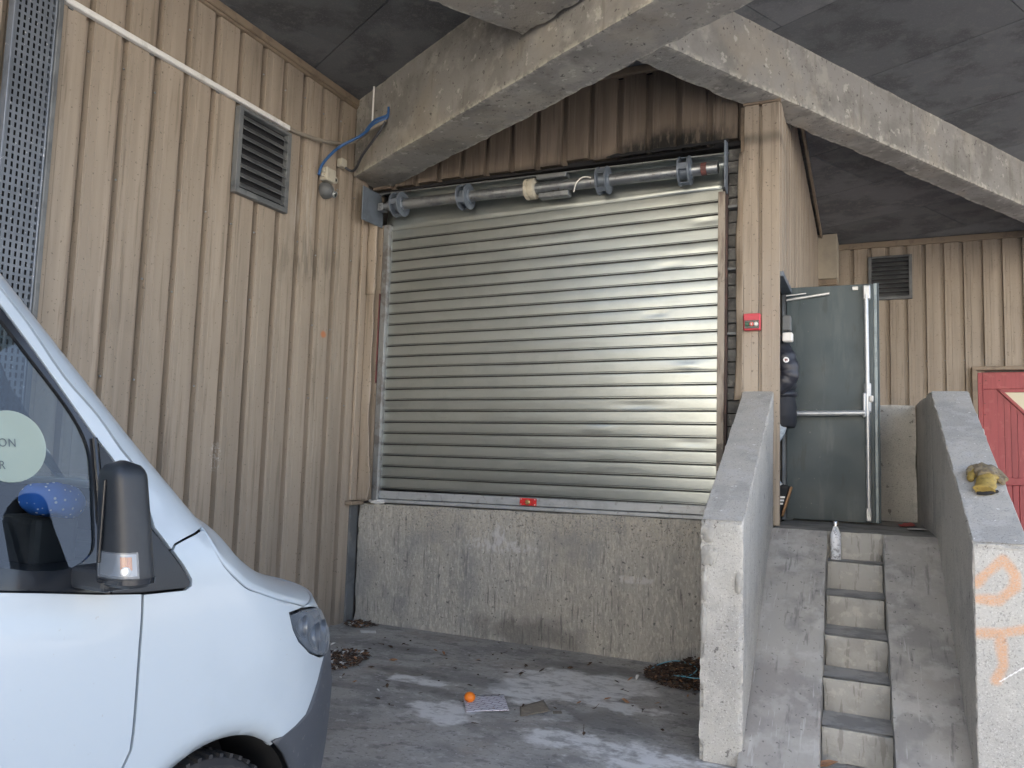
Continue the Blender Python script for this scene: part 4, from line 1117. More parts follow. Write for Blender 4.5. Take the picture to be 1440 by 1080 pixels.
# points on the beam's near face: AN(a, 3.15, z)
hp = AN(-6.08, 3.14, 4.50)
hose = cable('conduit_hose', [(XL + 0.03, 4.99, 4.29), (XL + 0.035, 5.12, 4.30), (XL + 0.05, 5.35, 4.33), (XL + 0.05, 5.6, 4.40), (XL + 0.10, 5.78, 4.47), (hp.x - 0.14, hp.y - 0.0, 4.49), (hp.x, hp.y, 4.53)], 0.017, 'hose', 'grey flexible conduit running from the white trunking to the beam', 10)
cable('blue_cable', [(XL + 0.03, 5.40, 4.03), (XL + 0.04, 5.42, 4.12), (XL + 0.06, 5.50, 4.24), (XL + 0.10, 5.60, 4.36), (hp.x - 0.28, hp.y + 0.02, 4.45), (hp.x - 0.10, hp.y - 0.02, 4.52), (hp.x, hp.y, 4.56), (hp.x + 0.01, hp.y + 0.01, 4.66)], 0.013, 'cable_blue', 'thick blue cable curving from the cream junction box to the beam')
cable('blue_cable', [(hp.x - 0.25, hp.y + 0.04, 4.50), (hp.x - 0.12, hp.y - 0.015, 4.55), (hp.x + 0.005, hp.y - 0.01, 4.58), (hp.x + 0.015, hp.y, 4.64)], 0.010, 'cable_blue', 'short blue cable bundled beside the thick one against the beam')
cable('black_cable', [(XL + 0.05, 5.74, 4.215), (XL + 0.10, 5.78, 4.19), (XL + 0.18, 5.74, 4.20), (XL + 0.30, 5.66, 4.27), (hp.x - 0.09, hp.y + 0.0, 4.42), (hp.x + 0.0, hp.y - 0.015, 4.52)], 0.012, 'cable_black', 'dark cable looping from the small corner box up to the beam')
pp = AN(-6.36, 3.14, 0)
o = MB().tube([(pp.x, pp.y, 4.62), (pp.x, pp.y, 4.96)], 0.009, 8).build('thin_pipe', M['white_pl'], None, smooth=True); tag(o, 'thin white upright pipe on the beam face near the left corner', 'pipe')
jb = thing('junction_box', (XL + 0.03, 5.50, 3.98), 'cream junction box on the left wall at the end of the blue cable', 'junction box')
q = MB(); q.box(XL + 0.002, XL + 0.085, 5.445, 5.575, 4.00, 4.12); q.build('housing', M['cream'], jb, bevel=0.008)
q = MB(); q.lathe((XL + 0.05, 5.445, 4.04), (0, -1, 0), [(0.016, 0), (0.016, 0.02), (0.012, 0.022)], 12); q.lathe((XL + 0.05, 5.445, 4.085), (0, -1, 0), [(0.014, 0), (0.014, 0.015), (0.01, 0.017)], 12); q.build('cable_gland', M['cream'], jb, smooth=True, sharp=40)
dm = thing('dome_camera', (XL + 0.04, 5.52, 3.93), 'dark round dome camera under the cream junction box', 'camera')
q = MB(); q.lathe((XL + 0.004, 5.515, 3.925), (1, 0, 0), [(0.075, 0), (0.078, 0.02), (0.07, 0.05), (0.05, 0.075), (0.022, 0.088)], 24); q.build('dome', M['louver'], dm, smooth=True, sharp=50)
q = MB(); q.lathe((XL + 0.07, 5.56, 3.905), (0.85, 0.2, -0.45), [(0.030, 0), (0.034, 0.02), (0.030, 0.03), (0.022, 0.031)], 18); ln = q.build('lens_ring', M['steel'], dm, smooth=True, sharp=40)
q = MB(); q.lathe(Vector((XL + 0.07, 5.56, 3.905)) + Vector((0.85, 0.2, -0.45)).normalized() * 0.031, (0.85, 0.2, -0.45), [(0.018, 0), (0.012, 0.004)], 14); q.build('lens', M['black_gloss'], ln, smooth=True)
sb = thing('corner_box', (XL + 0.03, 5.72, 4.22), 'tiny cream terminal box beside the beam end at the corner', 'junction box')
q = MB(); q.box(XL + 0.002, XL + 0.06, 5.68, 5.76, 4.21, 4.29); q.build('housing', M['cream'], sb, bevel=0.006)
q = MB(); q.lathe((XL + 0.05, 5.68, 4.235), (0, -1, 0), [(0.011, 0), (0.011, 0.014)], 10); q.build('cable_gland', M['cream'], sb)
q = MB(); q.lathe((XL + 0.002, 5.665, 4.075), (1, 0, 0), [(0.032, 0), (0.034, 0.006), (0.030, 0.012), (0.020, 0.012), (0.016, 0.004)], 18); q.cm = 1; q.lathe((XL + 0.013, 5.665, 4.075), (1, 0, 0), [(0.016, 0), (0.014, 0.002)], 14)
o = q.build('cable_hole', [M['cream'], M['dark']], None, smooth=True, sharp=40); tag(o, 'round ringed cable hole in the left wall beside the junction box', 'cable hole')
# ------------------------------------------------------------------ white van
VA = Vector((0.05500595, 0.99848603, 0)); VN = Vector((0.99848603, -0.05500595, 0))
V0 = Vector((-1.78586887, 1.53690092, 0))
HALF = 0.97
def lerp(x, xs, ys):
    if x <= xs[0]: return ys[0]
    for i in range(len(xs) - 1):
        if x <= xs[i + 1]:
            return ys[i] + (ys[i + 1] - ys[i]) * (x - xs[i]) / (xs[i + 1] - xs[i])
    return ys[-1]
SCX = [0, .55, .9, 1.05, 1.2, 1.3, 1.36, 1.6, 1.8, 2.0, 2.12]
SCY = [.41, .43, .43, .385, .31, .22, .16, -.035, -.195, -.355, -.45]
LCX = [0, .45, .7, .9, 1.05, 1.2, 1.3, 1.36, 1.6, 1.9, 2.1]
LCY = [.86, .91, .91, .86, .78, .60, .38, .30, .28, .28, .28]
PW = 2.2
def w_side(z):
    if z < .8: return .035 * ((.8 - z) / .5) ** 2
    if z < 1.2: return .02 * ((z - .8) / .4) ** 2
    q = z - 1.2
    return .02 + .10 * q + .16 * q * min(1, q / .2)
def w_in(s, z):
    t = (s - lerp(z, SCX, SCY)) / lerp(z, LCX, LCY)
    c = 0
    if t > 0:
        t = min(t, .9999)
        c = (HALF - .02) * (1 - (1 - t ** PW) ** (1 / PW))
    return w_side(z) + c
def VP(s, w, z): return V0 + VA * s - VN * w + Vector((0, 0, z))
def S3(s, z, o=0.0):
    p = VP(s, w_in(s, z), z)
    if o:
        e = .004
        du = VP(s + e, w_in(s + e, z), z) - VP(s - e, w_in(s - e, z), z)
        dv = VP(s, w_in(s, z + e), z + e) - VP(s, w_in(s, z - e), z - e)
        n = du.cross(dv).normalized()
        p = p + n * o
    return p
def inside(p, poly):
    c = False; n = len(poly); j = n - 1
    for i in range(n):
        if (poly[i][1] > p[1]) != (poly[j][1] > p[1]) and p[0] < (poly[j][0] - poly[i][0]) * (p[1] - poly[i][1]) / (poly[j][1] - poly[i][1]) + poly[i][0]:
            c = not c
        j = i
    return c
def shrink(poly, d):
    n = len(poly)
    ar = sum(poly[i][0] * poly[(i + 1) % n][1] - poly[(i + 1) % n][0] * poly[i][1] for i in range(n))
    if ar < 0: poly = poly[::-1]
    P = [Vector((p[0], p[1])) for p in poly]; out = []
    for i in range(n):
        a = (P[i] - P[i - 1]); b = (P[(i + 1) % n] - P[i])
        if a.length < 1e-6 or b.length < 1e-6: out.append(P[i]); continue
        na = Vector((-a.y, a.x)).normalized(); nb_ = Vector((-b.y, b.x)).normalized()
        m = (na + nb_)
        m = m.normalized() if m.length > 1e-6 else na
        out.append(P[i] + m * (d / max(0.5, m.dot(na))))
    return [(p.x, p.y) for p in out]
def dens(poly, step):
    out = []; n = len(poly)
    for i in range(n):
        a = Vector((*poly[i][:2],)); b = Vector((*poly[(i + 1) % n][:2],))
        k = max(1, int((b - a).length / step))
        for j in range(k):
            q_ = a + (b - a) * (j / k); out.append((q_.x, q_.y))
    return out
def C2(pts, n=4):
    return [(p.x, p.y) for p in catmull([(a, b_, 0) for a, b_ in pts], n)]
VAN = thing('van', VP(-1.2, HALF, 0), 'white panel van parked on the left, seen from its front wheel and door', 'van')
def skin_part(name, poly, mat, parent=VAN, res=0.035, off=0.0, inset=0.0025, rim=0.014, holes=(), mirror=True, sharp=40, offf=None):
    poly = dens(shrink(poly, inset), res)
    hs = [dens(shrink(h, -inset), res) for h in holes]
    pts = [Vector(p) for p in poly]; edges = [(i, (i + 1) % len(poly)) for i in range(len(poly))]
    loops = [list(range(len(poly)))]
    for h in hs:
        b_ = len(pts); pts += [Vector(p) for p in h]
        edges += [(b_ + i, b_ + (i + 1) % len(h)) for i in range(len(h))]; loops.append(list(range(b_, b_ + len(h))))
    x0 = min(p[0] for p in poly); x1 = max(p[0] for p in poly); y0 = min(p[1] for p in poly); y1 = max(p[1] for p in poly)
    x = x0 + res / 2
    while x < x1:
        y = y0 + res / 2
        while y < y1:
            pt = (x + 0.003 * math.sin(y * 91), y + 0.003 * math.sin(x * 77))
            if inside(pt, poly) and not any(inside(pt, h) for h in hs):
                dmin = min((Vector(pt) - q_).length for q_ in pts[:sum(len(l_) for l_ in loops)])
                if dmin > res * 0.4: pts.append(Vector(pt))
            y += res
        x += res
    vo, eo, fo, ov, oe, of = delaunay_2d_cdt(pts, edges, [], 0, 1e-6)
    fs = []
    for f in fo:
        c = sum((vo[i] for i in f), Vector((0, 0))) / len(f)
        if inside(c, poly) and not any(inside(c, h) for h in hs): fs.append(list(f))
    used = sorted({i for f in fs for i in f}); mp = {i: k for k, i in enumerate(used)}
    inv = {}
    for k, src in enumerate(ov):
        for s_ in src: inv[s_] = k
    oo = (lambda a, b_: off + offf(a, b_)) if offf else (lambda a, b_: off)
    vs = [S3(vo[i].x, vo[i].y, oo(vo[i].x, vo[i].y)) for i in used]
    faces = [[mp[i] for i in f] for f in fs]
    if rim:
        for lp in loops:
            ids = [inv.get(i) for i in lp]
            ids = [i for i in ids if i in mp]
            base = len(vs)
            vs += [S3(vo[i].x, vo[i].y, oo(vo[i].x, vo[i].y) - rim) for i in ids]
            for k in range(len(ids)):
                a, b_ = ids[k], ids[(k + 1) % len(ids)]
                faces.append([mp[a], mp[b_], base + (k + 1) % len(ids), base + k])
    mb = MB(); mb.add(vs, faces)
    o = mb.build(name, M[mat], parent, smooth=True, sharp=sharp)
    # outward winding check
    me = o.data
    if len(me.polygons) and sum(p.normal.dot(VN) * p.area for p in me.polygons[:len(fs)]) < 0:
        me.flip_normals()
    if mirror: far_copy(o)
    return o
def reflect(p):
    d = (p - V0).dot(VN) + HALF
    return p - VN * (2 * d)
def far_copy(o):
    off = wloc(o)
    me = o.data.copy()
    for v in me.vertices: v.co = reflect(v.co + off) - off
    me.flip_normals()
    c = o.copy(); c.data = me; col.objects.link(c); c.parent = o.parent
    WL[c.name] = off.copy()
    return c

door_shut = [(.015, 1.195), (.014, 1.129), (.009, 1.056), (.006, .983), (.004, .911), (.002, .838), (-.002, .794), (-.022, .756), (-.043, .727), (-.07, .66), (-.10, .55), (-.12, .42), (-.125, .26)]
belt = [(-1.05, 1.335), (-.446, 1.268), (-.356, 1.25), (-.257, 1.235), (-.11, 1.211), (.015, 1.195)]
shut = C2([(-.36, 2.06), (-.307, 1.986), (-.241, 1.9), (-.158, 1.771), (-.074, 1.677), (-.01, 1.582), (.022, 1.543), (.046, 1.48), (.062, 1.385)], 3)
blk = C2([(.055, 1.372), (.02, 1.449), (-.025, 1.537), (-.092, 1.626), (-.213, 1.803), (-.313, 1.941), (-.36, 1.995)], 3) + [(-1.05, 2.02)]
gls = [(-.97, 1.955), (-.36, 1.955)] + C2([(-.315, 1.904), (-.249, 1.817), (-.19, 1.739), (-.146, 1.676), (-.116, 1.617), (-.102, 1.555), (-.104, 1.453), (-.114, 1.345), (-.130, 1.312), (-.165, 1.291), (-.22, 1.284), (-.289, 1.291)], 3) + [(-.443, 1.325), (-.97, 1.385)]
tri = [(-.075, 1.603), (-.025, 1.537), (.02, 1.449), (.055, 1.372)] + C2([(.063, 1.36), (.111, 1.298), (.15, 1.245), (.173, 1.210), (.172, 1.195), (.155, 1.189)], 3) + [(.015, 1.196), (-.075, 1.206)]
# door
door = skin_part('door', belt + door_shut[1:] + [(-1.05, .26)], 'van', res=.03, offf=lambda a, z: -.007 * max(0.0, min(1.0, (z - (1.128 - (a + .15) * .16)) / .022)) * max(0.0, min(1.0, (-.06 - a) / .12)))
q = MB()
q.obox(S3(-.90, 1.16, .03), [VA, VN, (0, 0, 1)], (.09, .012, .018)); h_ = q.build('handle', M['van_pl'], door, bevel=.006)
skin_part('door_frame', [(-1.05, 2.06)] + shut + blk, 'van', res=.03)
ring_black = [(-1.05, 2.018), (-.36, 1.993)] + [p for p in blk[::-1] if p[0] > -.355 and p[1] > 1.60] + [(-.079, 1.606), (-.079, 1.208)] + belt[::-1][1:]
skin_part('window_frame', ring_black, 'gloss_black', holes=[gls], res=.03, off=-.002)
win = skin_part('window', gls, 'glass', off=-.010, inset=-.004, rim=0, res=.06)
skin_part('window_corner', tri, 'van_pl', res=.03, off=-.001)
q = MB(); q.tube([S3(-.088, 1.21 + .40 * k / 6, .004) for k in range(7)], .007, 8); o = q.build('window_divider', M['gloss_black'], VAN, smooth=True); far_copy(o)
# A pillar, fender, arch lip
pil = [(-.345, 2.06)] + [(a + .004, b_) for a, b_ in shut[1:]] + [(.069, 1.365), (.115, 1.300), (.128, 1.3155), (.17, 1.330), (.235, 1.3495)]
pil_r = [(lerp(z, SCX, SCY) + .56 * lerp(z, LCX, LCY), z) for z in (1.36, 1.45, 1.6, 1.75, 1.9, 2.06)]
skin_part('windscreen_pillar', pil + pil_r, 'van', res=.025)
hood_l = C2([(.25, 1.345), (.262, 1.305), (.281, 1.262), (.31, 1.223), (.381, 1.163), (.445, 1.137), (.517, 1.11), (.623, 1.076), (.70, 1.052)], 3)
WC = (.31, .355)
def arc(r, a0, a1, n):
    return [(WC[0] + r * math.cos(a0 + (a1 - a0) * k / n), WC[1] + r * math.sin(a0 + (a1 - a0) * k / n)) for k in range(n + 1)]
arch_o = [(-.095, .26)] + C2([(-.09, .40), (-.055, .53), (.02, .648), (.096, .717), (.128, .737), (.198, .756), (.273, .767), (.326, .766), (.397, .753), (.458, .733), (.525, .701), (.576, .660)], 3)
hl_rear = [(.69, 1.047), (.597, 1.049), (.613, .993), (.644, .947), (.713, .894), (.80, .857), (.858, .846)]
bump_top = [(.848, .842), (.816, .814), (.784, .774), (.741, .726), (.705, .689), (.64, .67), (.576, .658)]
def _arch_end(): pass
fender = [(.018, 1.193), (.157, 1.186), (.176, 1.196), (.177, 1.212), (.154, 1.25), (.119, 1.298), (.129, 1.314), (.17, 1.328), (.235, 1.347)] + hood_l + hl_rear + bump_top + arc(.364, R(49), R(192), 46) + [(-.120, .26), (-.115, .42), (-.095, .55), (-.066, .66), (-.039, .727), (-.018, .756), (.002, .794), (.006, .838), (.008, .911), (.010, .983), (.013, 1.056), (.017, 1.129)]
def arch_roll(s_, z_):
    r_ = math.hypot(s_ - WC[0], z_ - WC[1]); a = math.atan2(z_ - WC[1], s_ - WC[0]) % (2 * math.pi)
    ro = lerp(a, ARCH_A, ARCH_R)
    t_ = max(0.0, min(1.0, (ro - r_) / max(.006, ro - .364)))
    return -.030 * t_ ** 1.2
_ar = sorted((math.atan2(p[1] - WC[1], p[0] - WC[0]) % (2 * math.pi), math.hypot(p[0] - WC[0], p[1] - WC[1])) for p in arch_o if p[1] > .4)
ARCH_A = [a for a, r_ in _ar]; ARCH_R = [max(r_, .367) for a, r_ in _ar]
skin_part('wing', fender, 'van', res=.022, offf=arch_roll, sharp=60)
def along(pl, t):
    L_ = [0]
    for i in range(1, len(pl)): L_.append(L_[-1] + math.hypot(pl[i][0] - pl[i - 1][0], pl[i][1] - pl[i - 1][1]))
    d = t * L_[-1]
    for i in range(1, len(pl)):
        if L_[i] >= d:
            f = (d - L_[i - 1]) / max(1e-9, L_[i] - L_[i - 1]); return (pl[i - 1][0] + (pl[i][0] - pl[i - 1][0]) * f, pl[i - 1][1] + (pl[i][1] - pl[i - 1][1]) * f)
    return pl[-1]
def well(u, v):
    a = R(196) + (R(-20) - R(196)) * u
    s_, z_ = WC[0] + (.366 + .012 * v) * math.cos(a), WC[1] + (.366 + .012 * v) * math.sin(a)
    wv = w_in(s_, z_) + .030 + .30 * v
    return VP(s_, wv, z_)
q = MB(); q.grid(well, 36, 3); o = q.build('wheel_well', M['inner'], VAN, smooth=True); far_copy(o)
q = MB(); q.prism([VP(WC[0] + .40 * math.cos(t_ * math.pi / 12), .36, WC[1] + .40 * math.sin(t_ * math.pi / 12)) for t_ in range(-3, 16)], VN * -.01); o = q.build('wheel_well_back', M['inner'], VAN); far_copy(o)
# dark shell behind the panel gaps
shell = [(-1.0, .30), (-1.0, 1.31), (-.3, 1.225), (.0, 1.18), (.15, 1.175), (.24, 1.30), (.30, 1.21), (.44, 1.125), (.68, 1.045), (.60, 1.03), (.64, .93), (.8, .845), (.74, .74), (.66, .69)] + arc(.405, R(52), R(180), 20) + [(-.09, .30)]
skin_part('inner_shell', shell, 'inner', off=-.018, rim=0, res=.05)
skin_part('inner_shell', [(-.42, 2.05), (-.30, 2.03), (-.13, 1.78), (.03, 1.58), (.085, 1.42), (.11, 1.31), (.04, 1.36), (-.03, 1.52), (-.22, 1.80)], 'inner', off=-.02, rim=0, res=.05)
# bumper and nose: rows that run from the side round to the middle and on to the far side
def rowpath(z, smin, K):
    sc_, L_ = lerp(z, SCX, SCY), lerp(z, LCX, LCY)
    path = []
    if smin < sc_:
        path += [(smin + (sc_ - smin) * k / 6, w_side(z)) for k in range(6)]; th0 = 0
    else:
        th0 = math.asin(min(1, ((smin - sc_) / L_)) ** (PW / 2))
    for k in range(41):
        th = th0 + (math.pi / 2 - th0) * k / 40
        path.append((sc_ + L_ * math.sin(th) ** (2 / PW), w_side(z) + (HALF - .02) * (1 - max(0.0, math.cos(th)) ** (2 / PW))))
    path[-1] = (path[-1][0], HALF)
    return [along(path, k / K) for k in range(K + 1)]
def front_rows(name, mat, zlist, sminf, K=26, off=0.0, thick=.012):
    mb = MB(); vs = []
    for z in zlist:
        row = rowpath(z, sminf(z), K)
        pts = [VP(s_, w_, z) for s_, w_ in row]
        full = pts + [reflect(p) for p in pts[:-1][::-1]]
        if off:
            cen = VP(.4, HALF, z)
            full = [p + (p - cen).normalized() * off for p in full]
        vs += full
    nx = 2 * K + 1
    fs = [[j * nx + i, j * nx + i + 1, (j + 1) * nx + i + 1, (j + 1) * nx + i] for j in range(len(zlist) - 1) for i in range(nx - 1)]
    mb.add(vs, fs)
    o = mb.build(name, M[mat], VAN, smooth=True, sharp=45)
    if sum(p.normal.dot(VA) * p.area for p in o.data.polygons) < 0: o.data.flip_normals()
    md = o.modifiers.new('thick', 'SOLIDIFY'); md.thickness = thick; md.offset = -1
    return o
bz = [.659, .67, .689, .726, .774, .814, .842]; bs = [.576, .64, .705, .741, .784, .816, .848]
def bmin(z):
    if z <= .656: return WC[0] + math.sqrt(max(0, .372 ** 2 - (z - WC[1]) ** 2))
    return lerp(z, bz, bs) + .004
front_rows('bumper', 'bumper', [.20, .24, .30, .36, .42, .48, .54, .60, .64, .655, .664, .672, .68, .69, .70, .715, .73, .745, .76, .775, .79, .805, .82, .835, .845], bmin)
front_rows('grille', 'van_pl', [.852, .88, .91, .94, .965], lambda z: .975 - max(0, z - .93) * .6, 20, -.008)
front_rows('nose_panel', 'van', [.968, .985, 1.0, 1.015, 1.03, 1.045], lambda z: lerp(z, [.968, .99, 1.01, 1.03, 1.045], [.965, .945, .89, .80, .72]), 24, -.003)
hl = C2([(.602, 1.043), (.616, .993), (.647, .949), (.715, .897), (.80, .861), (.888, .848), (.935, .868), (.966, .91), (.972, .955), (.945, .985), (.885, 1.006), (.795, 1.026), (.70, 1.042)], 3)
hlp = skin_part('headlight', hl, 'lamp_glass', off=.004, rim=.02, res=.025)
skin_part('housing', [(a, b_) for a, b_ in shrink(hl, .004)], 'plate', parent=hlp, off=-.035, rim=-.03, res=.03, mirror=False)
q = MB()
for s_, z_, r_ in ((.80, .93, .05), (.70, .985, .04), (.90, .93, .04)):
    c_ = S3(s_, z_, -.012); q.lathe(c_, VA * .75 + VN * .65, [(r_, .012), (r_ * .8, -.004), (r_ * .4, -.016), (.004, -.02)], 18)
q.build('reflector', M['lamp_bowl'], hlp, smooth=True, sharp=50)
# bonnet
def bonnet(u, v):
    s_, z_ = along(hood_l, v)
    s_ += .004; 
    n_ = 1 - (2 * u - 1) ** 2
    q4 = 1 - (2 * u - 1) ** 6
    a = S3(s_, z_ - .001); b_ = reflect(a)
    p = a.lerp(b_, u)
    bul = .10 + (.46 - .10) * v
    return p + VA * (bul * n_ ** .75) + Vector((0, 0, (.062 - .03 * v + .090 * math.exp(-((v - .29) / .20) ** 2)) * q4 ** 1.2 + .05 * n_ * (1 - v) - .05 * v * n_))
q = MB(); q.grid(lambda u, v: bonnet(.0042 + .9916 * u, v), 60, 30); o = q.build('bonnet', M['van'], VAN, smooth=True, sharp=60)
if sum(p.normal.z * p.area for p in o.data.polygons) < 0: o.data.flip_normals()
md = o.modifiers.new('thick', 'SOLIDIFY'); md.thickness = .012; md.offset = -1
q = MB(); q.grid(lambda u, v: bonnet(.01 + .98 * u, v) + Vector((0, 0, -.03)), 20, 12); q.build('bonnet_underside', M['inner'], VAN, smooth=True)
# windscreen, roof, rest of the body
def wrow(z, t0): 
    return lerp(z, SCX, SCY) + t0 * lerp(z, LCX, LCY)
front_rows('windscreen', 'glass', [1.36, 1.45, 1.55, 1.65, 1.75, 1.85, 1.95, 2.06], lambda z: wrow(z, .565), 20, 0, .004)
def roof_f(u, v):
    if v < .25:
        k = (v / .25); z = 2.06 + .05 * k
    row = rowpath(2.06, -3.6, 24)
    return None
zr = 2.06
rows = []
for sx_ in [-3.6, -3.0, -2.4, -1.8, -1.2, -.8, -.6, -.5, -.42, -.37, -.33, -.29, -.25, -.21, -.17, -.14, -.13]:
    w0 = w_in(min(sx_, -.131), zr); rows.append((sx_, min(w0, HALF - .02)))
vs = []; NXR = 12
for s_, w_ in rows:
    for k in range(NXR + 1):
        t_ = k / NXR; ww = w_ + (2 * HALF - 2 * w_) * t_
        vs.append(VP(s_, ww, zr + .075 * (1 - (2 * t_ - 1) ** 4) * min(1, (-.11 - s_) / .25)))
mb = MB(); mb.add(vs, [[j * (NXR + 1) + i, j * (NXR + 1) + i + 1, (j + 1) * (NXR + 1) + i + 1, (j + 1) * (NXR + 1) + i] for j in range(len(rows) - 1) for i in range(NXR)])
o = mb.build('roof', M['van'], VAN, smooth=True, sharp=60); md = o.modifiers.new('thick', 'SOLIDIFY'); md.thickness = .02; md.offset = 0
skin_part('side_panel', [(-3.6, .26), (-1.055, .26), (-1.055, 2.06), (-3.6, 2.06)], 'van', res=.12)
q = MB()
vs = []
for z in (.26, .6, 1.0, 1.3, 1.7, 2.06):
    for k in range(7):
        w_ = w_side(z) + (2 * HALF - 2 * w_side(z)) * k / 6
        vs.append(VP(-3.6 - .06 * math.sin(math.pi * k / 6), w_, z))
q.add(vs, [[j * 7 + i, j * 7 + i + 1, (j + 1) * 7 + i + 1, (j + 1) * 7 + i] for j in range(5) for i in range(6)])
q.build('rear_door', M['van'], VAN, smooth=True)
q = MB(); q.obox(VP(-1.3, HALF, .29), [VA, VN, (0, 0, 1)], (2.2, HALF - .08, .04)); q.build('floor_pan', M['inner'], VAN)
# wheels
def wheel(s_, near):
    w_ = .085 if near else 2 * HALF - .085
    c = VP(s_, w_, .326); ax = VN if near else -VN
    W_ = thing('wheel_hub', c, None, None); W_.name = 'wheel'; W_.parent = VAN; W_.location = c - wloc(VAN); WL[W_.name] = Vector(c)
    q = MB(); q.lathe(c, ax, [(.215, -.20), (.30, -.215), (.318, -.19), (.326, -.16), (.326, -.04), (.318, -.012), (.30, .004), (.225, -.004)], 48)
    for k in range(48):
        th = 2 * math.pi * k / 48; a = ax.orthogonal().normalized(); b_ = ax.cross(a)
        rd = a * math.cos(th) + b_ * math.sin(th)
        q.obox(c + rd * .325 - ax * .04, [rd, ax, rd.cross(ax)], (.006, .035, .007))
        q.obox(c + rd * .325 - ax * .14, [rd, ax, rd.cross(ax)], (.006, .04, .007))
    t_ = q.build('tyre', M['tyre'], W_, smooth=True, sharp=30)
    q = MB(); q.lathe(c, ax, [(.222, -.03), (.218, -.006), (.20, -.012), (.12, -.03), (.07, -.012), (.02, -.008)], 32); q.build('rim', M['rim'], W_, smooth=True, sharp=30)
for s_ in (WC[0], WC[0] - 3.1):
    for nr in (True, False): wheel(s_, nr)
# mirror
def mir(u, v, o=0.0):
    th = 2 * math.pi * u
    z = 1.252 + .305 * v
    k = 1.0
    if v < .10: k = math.sqrt(max(0.0, 1 - ((.10 - v) / .10) ** 2)) * .30 + .70
    if v > .86: k = math.sqrt(max(0.0, 1 - ((v - .86) / .14) ** 2))
    k = max(k, .05)
    hs, hw = .050 * (1 - .12 * v) * k, .070 * (1 - .25 * v) * (k ** .6)
    c_, s_ = math.cos(th), math.sin(th)
    e = .62
    cx = math.copysign(abs(c_) ** e, c_) * (hs + o); cy = math.copysign(abs(s_) ** e, s_) * (hw + o)
    return VP(-.150 + cx + .012 * (v - .5) * -1, -.125 - cy + .03 * v, z)
MR = thing('mirror_mount', VP(-.14, -.1, 1.25), None, None); MR.name = 'wing_mirror'; MR.parent = VAN; MR.location = VP(-.14, -.1, 1.25) - wloc(VAN); WL[MR.name] = VP(-.14, -.1, 1.25)
q = MB(); q.grid(mir, 40, 26); q.add([mir(k / 40, 0) for k in range(40)], [list(range(40))]); q.add([mir(k / 40, 1) for k in range(40)], [list(range(40))])
q.build('mirror_shell', M['van_pl'], MR, smooth=True, sharp=50, merge=.0004)
q = MB(); q.grid(lambda u, v: mir(.0 + 1.0 * u, .0 + .03, .0035) + Vector((0, 0, (.013) * v)), 40, 1); q.build('mirror_seam', M['gloss_black'], MR, smooth=True)
q = MB(); q.obox(VP(-.13, -.03, 1.262), [VA, VN, (0, 0, 1)], (.055, .07, .028)); q.build('mirror_arm', M['van_pl'], MR, bevel=.012, seg=2)
mga = (VA * .64 + VN * .77).normalized()
q = MB(); q.obox(VP(-.185, -.085, 1.41), [mga, (0, 0, 1), mga.cross(Vector((0, 0, 1)))], (.003, .10, .026)); q.build('mirror_glass', M['black_gloss'], MR, bevel=.002)
# the lamp sits low on the outer face (side angle 3/4 turn = outward)
def lampf(u, v): return mir(.27 + .27 * u, .085 + .20 * v, .0045 + .002 * math.sin(math.pi * u))
q = MB(); q.grid(lampf, 14, 8); q.build('indicator', M['lamp_glass'], MR, smooth=True)
q = MB(); q.grid(lambda u, v: mir(.28 + .25 * u, .10 + .17 * v, .0015), 14, 8); q.build('indicator_back', M['lamp_bowl'], MR, smooth=True)
q = MB(); q.grid(lambda u, v: mir(.315 + .10 * u, .15 + .10 * v, .003 + .0015 * math.sin(u * 18)), 10, 6); q.build('amber_bulb', M['amber'], MR, smooth=True)
q = MB(); q.lathe(mir(.365, .14, .004), (-VA * .4 + VN), [(.012, -.004), (.010, .002), (.004, .004)], 14); q.build('lamp_bulb', M['white_pl'], MR, smooth=True)
o = None
for ch in list(MR.children):
    if ch.type == 'MESH' and ch.name.startswith(('mirror_shell', 'mirror_arm')): far_copy(ch).parent = VAN
for ch in VAN.children:
    if ch.name.startswith(('mirror_shell', 'mirror_arm')): ch.location = wloc(MR) - wloc(VAN)
# interior
q = MB(); q.obox(VP(.10, HALF, 1.08), [VA, VN, (0, 0, 1)], (.24, HALF - .13, .16)); q.obox(VP(.20, HALF, 1.27), [VA, VN, (0, 0, 1)], (.12, HALF - .16, .03)); q.build('dashboard', M['dash'], VAN, bevel=.04, seg=3)
q = MB(); q.obox(VP(.02, .52, 1.30), [VA, VN, (0, 0, 1)], (.07, .10, .075)); q.build('dash_binnacle', M['dash'], VAN, bevel=.02, seg=2)
tc = VP(-.26, 1.38, 1.26); taxv = (VA * -.5 + Vector((0, 0, .87))).normalized()
q = MB(); a_ = taxv.orthogonal().normalized(); b2_ = taxv.cross(a_)
q.tube([tc + (a_ * math.cos(t_ * math.pi / 16) + b2_ * math.sin(t_ * math.pi / 16)) * .185 for t_ in range(33)], .014, 8)
q.lathe(tc - taxv * .03, taxv, [(.07, -.02), (.075, 0), (.05, .03)], 20)
for t_ in (0, 2.1, 4.2): q.tube([tc - taxv * .02, tc + (a_ * math.cos(t_) + b2_ * math.sin(t_)) * .18], .016, 8)
q.build('steering_wheel', M['van_pl'], VAN, smooth=True, sharp=50)
for wc in (.50, 1.38):
    q = MB(); q.obox(VP(-.95, wc, .88), [VA, VN, (0, 0, 1)], (.26, .25, .10)); q.obox(VP(-1.24, wc, 1.25), [VA - Vector((0, 0, .12)), VN, Vector((0, 0, 1)) - VA * .2], (.07, .24, .34)); q.obox(VP(-1.32, wc, 1.70), [VA, VN, (0, 0, 1)], (.05, .13, .10))
    q.build('seat', M['seat'], VAN, bevel=.05, seg=3)
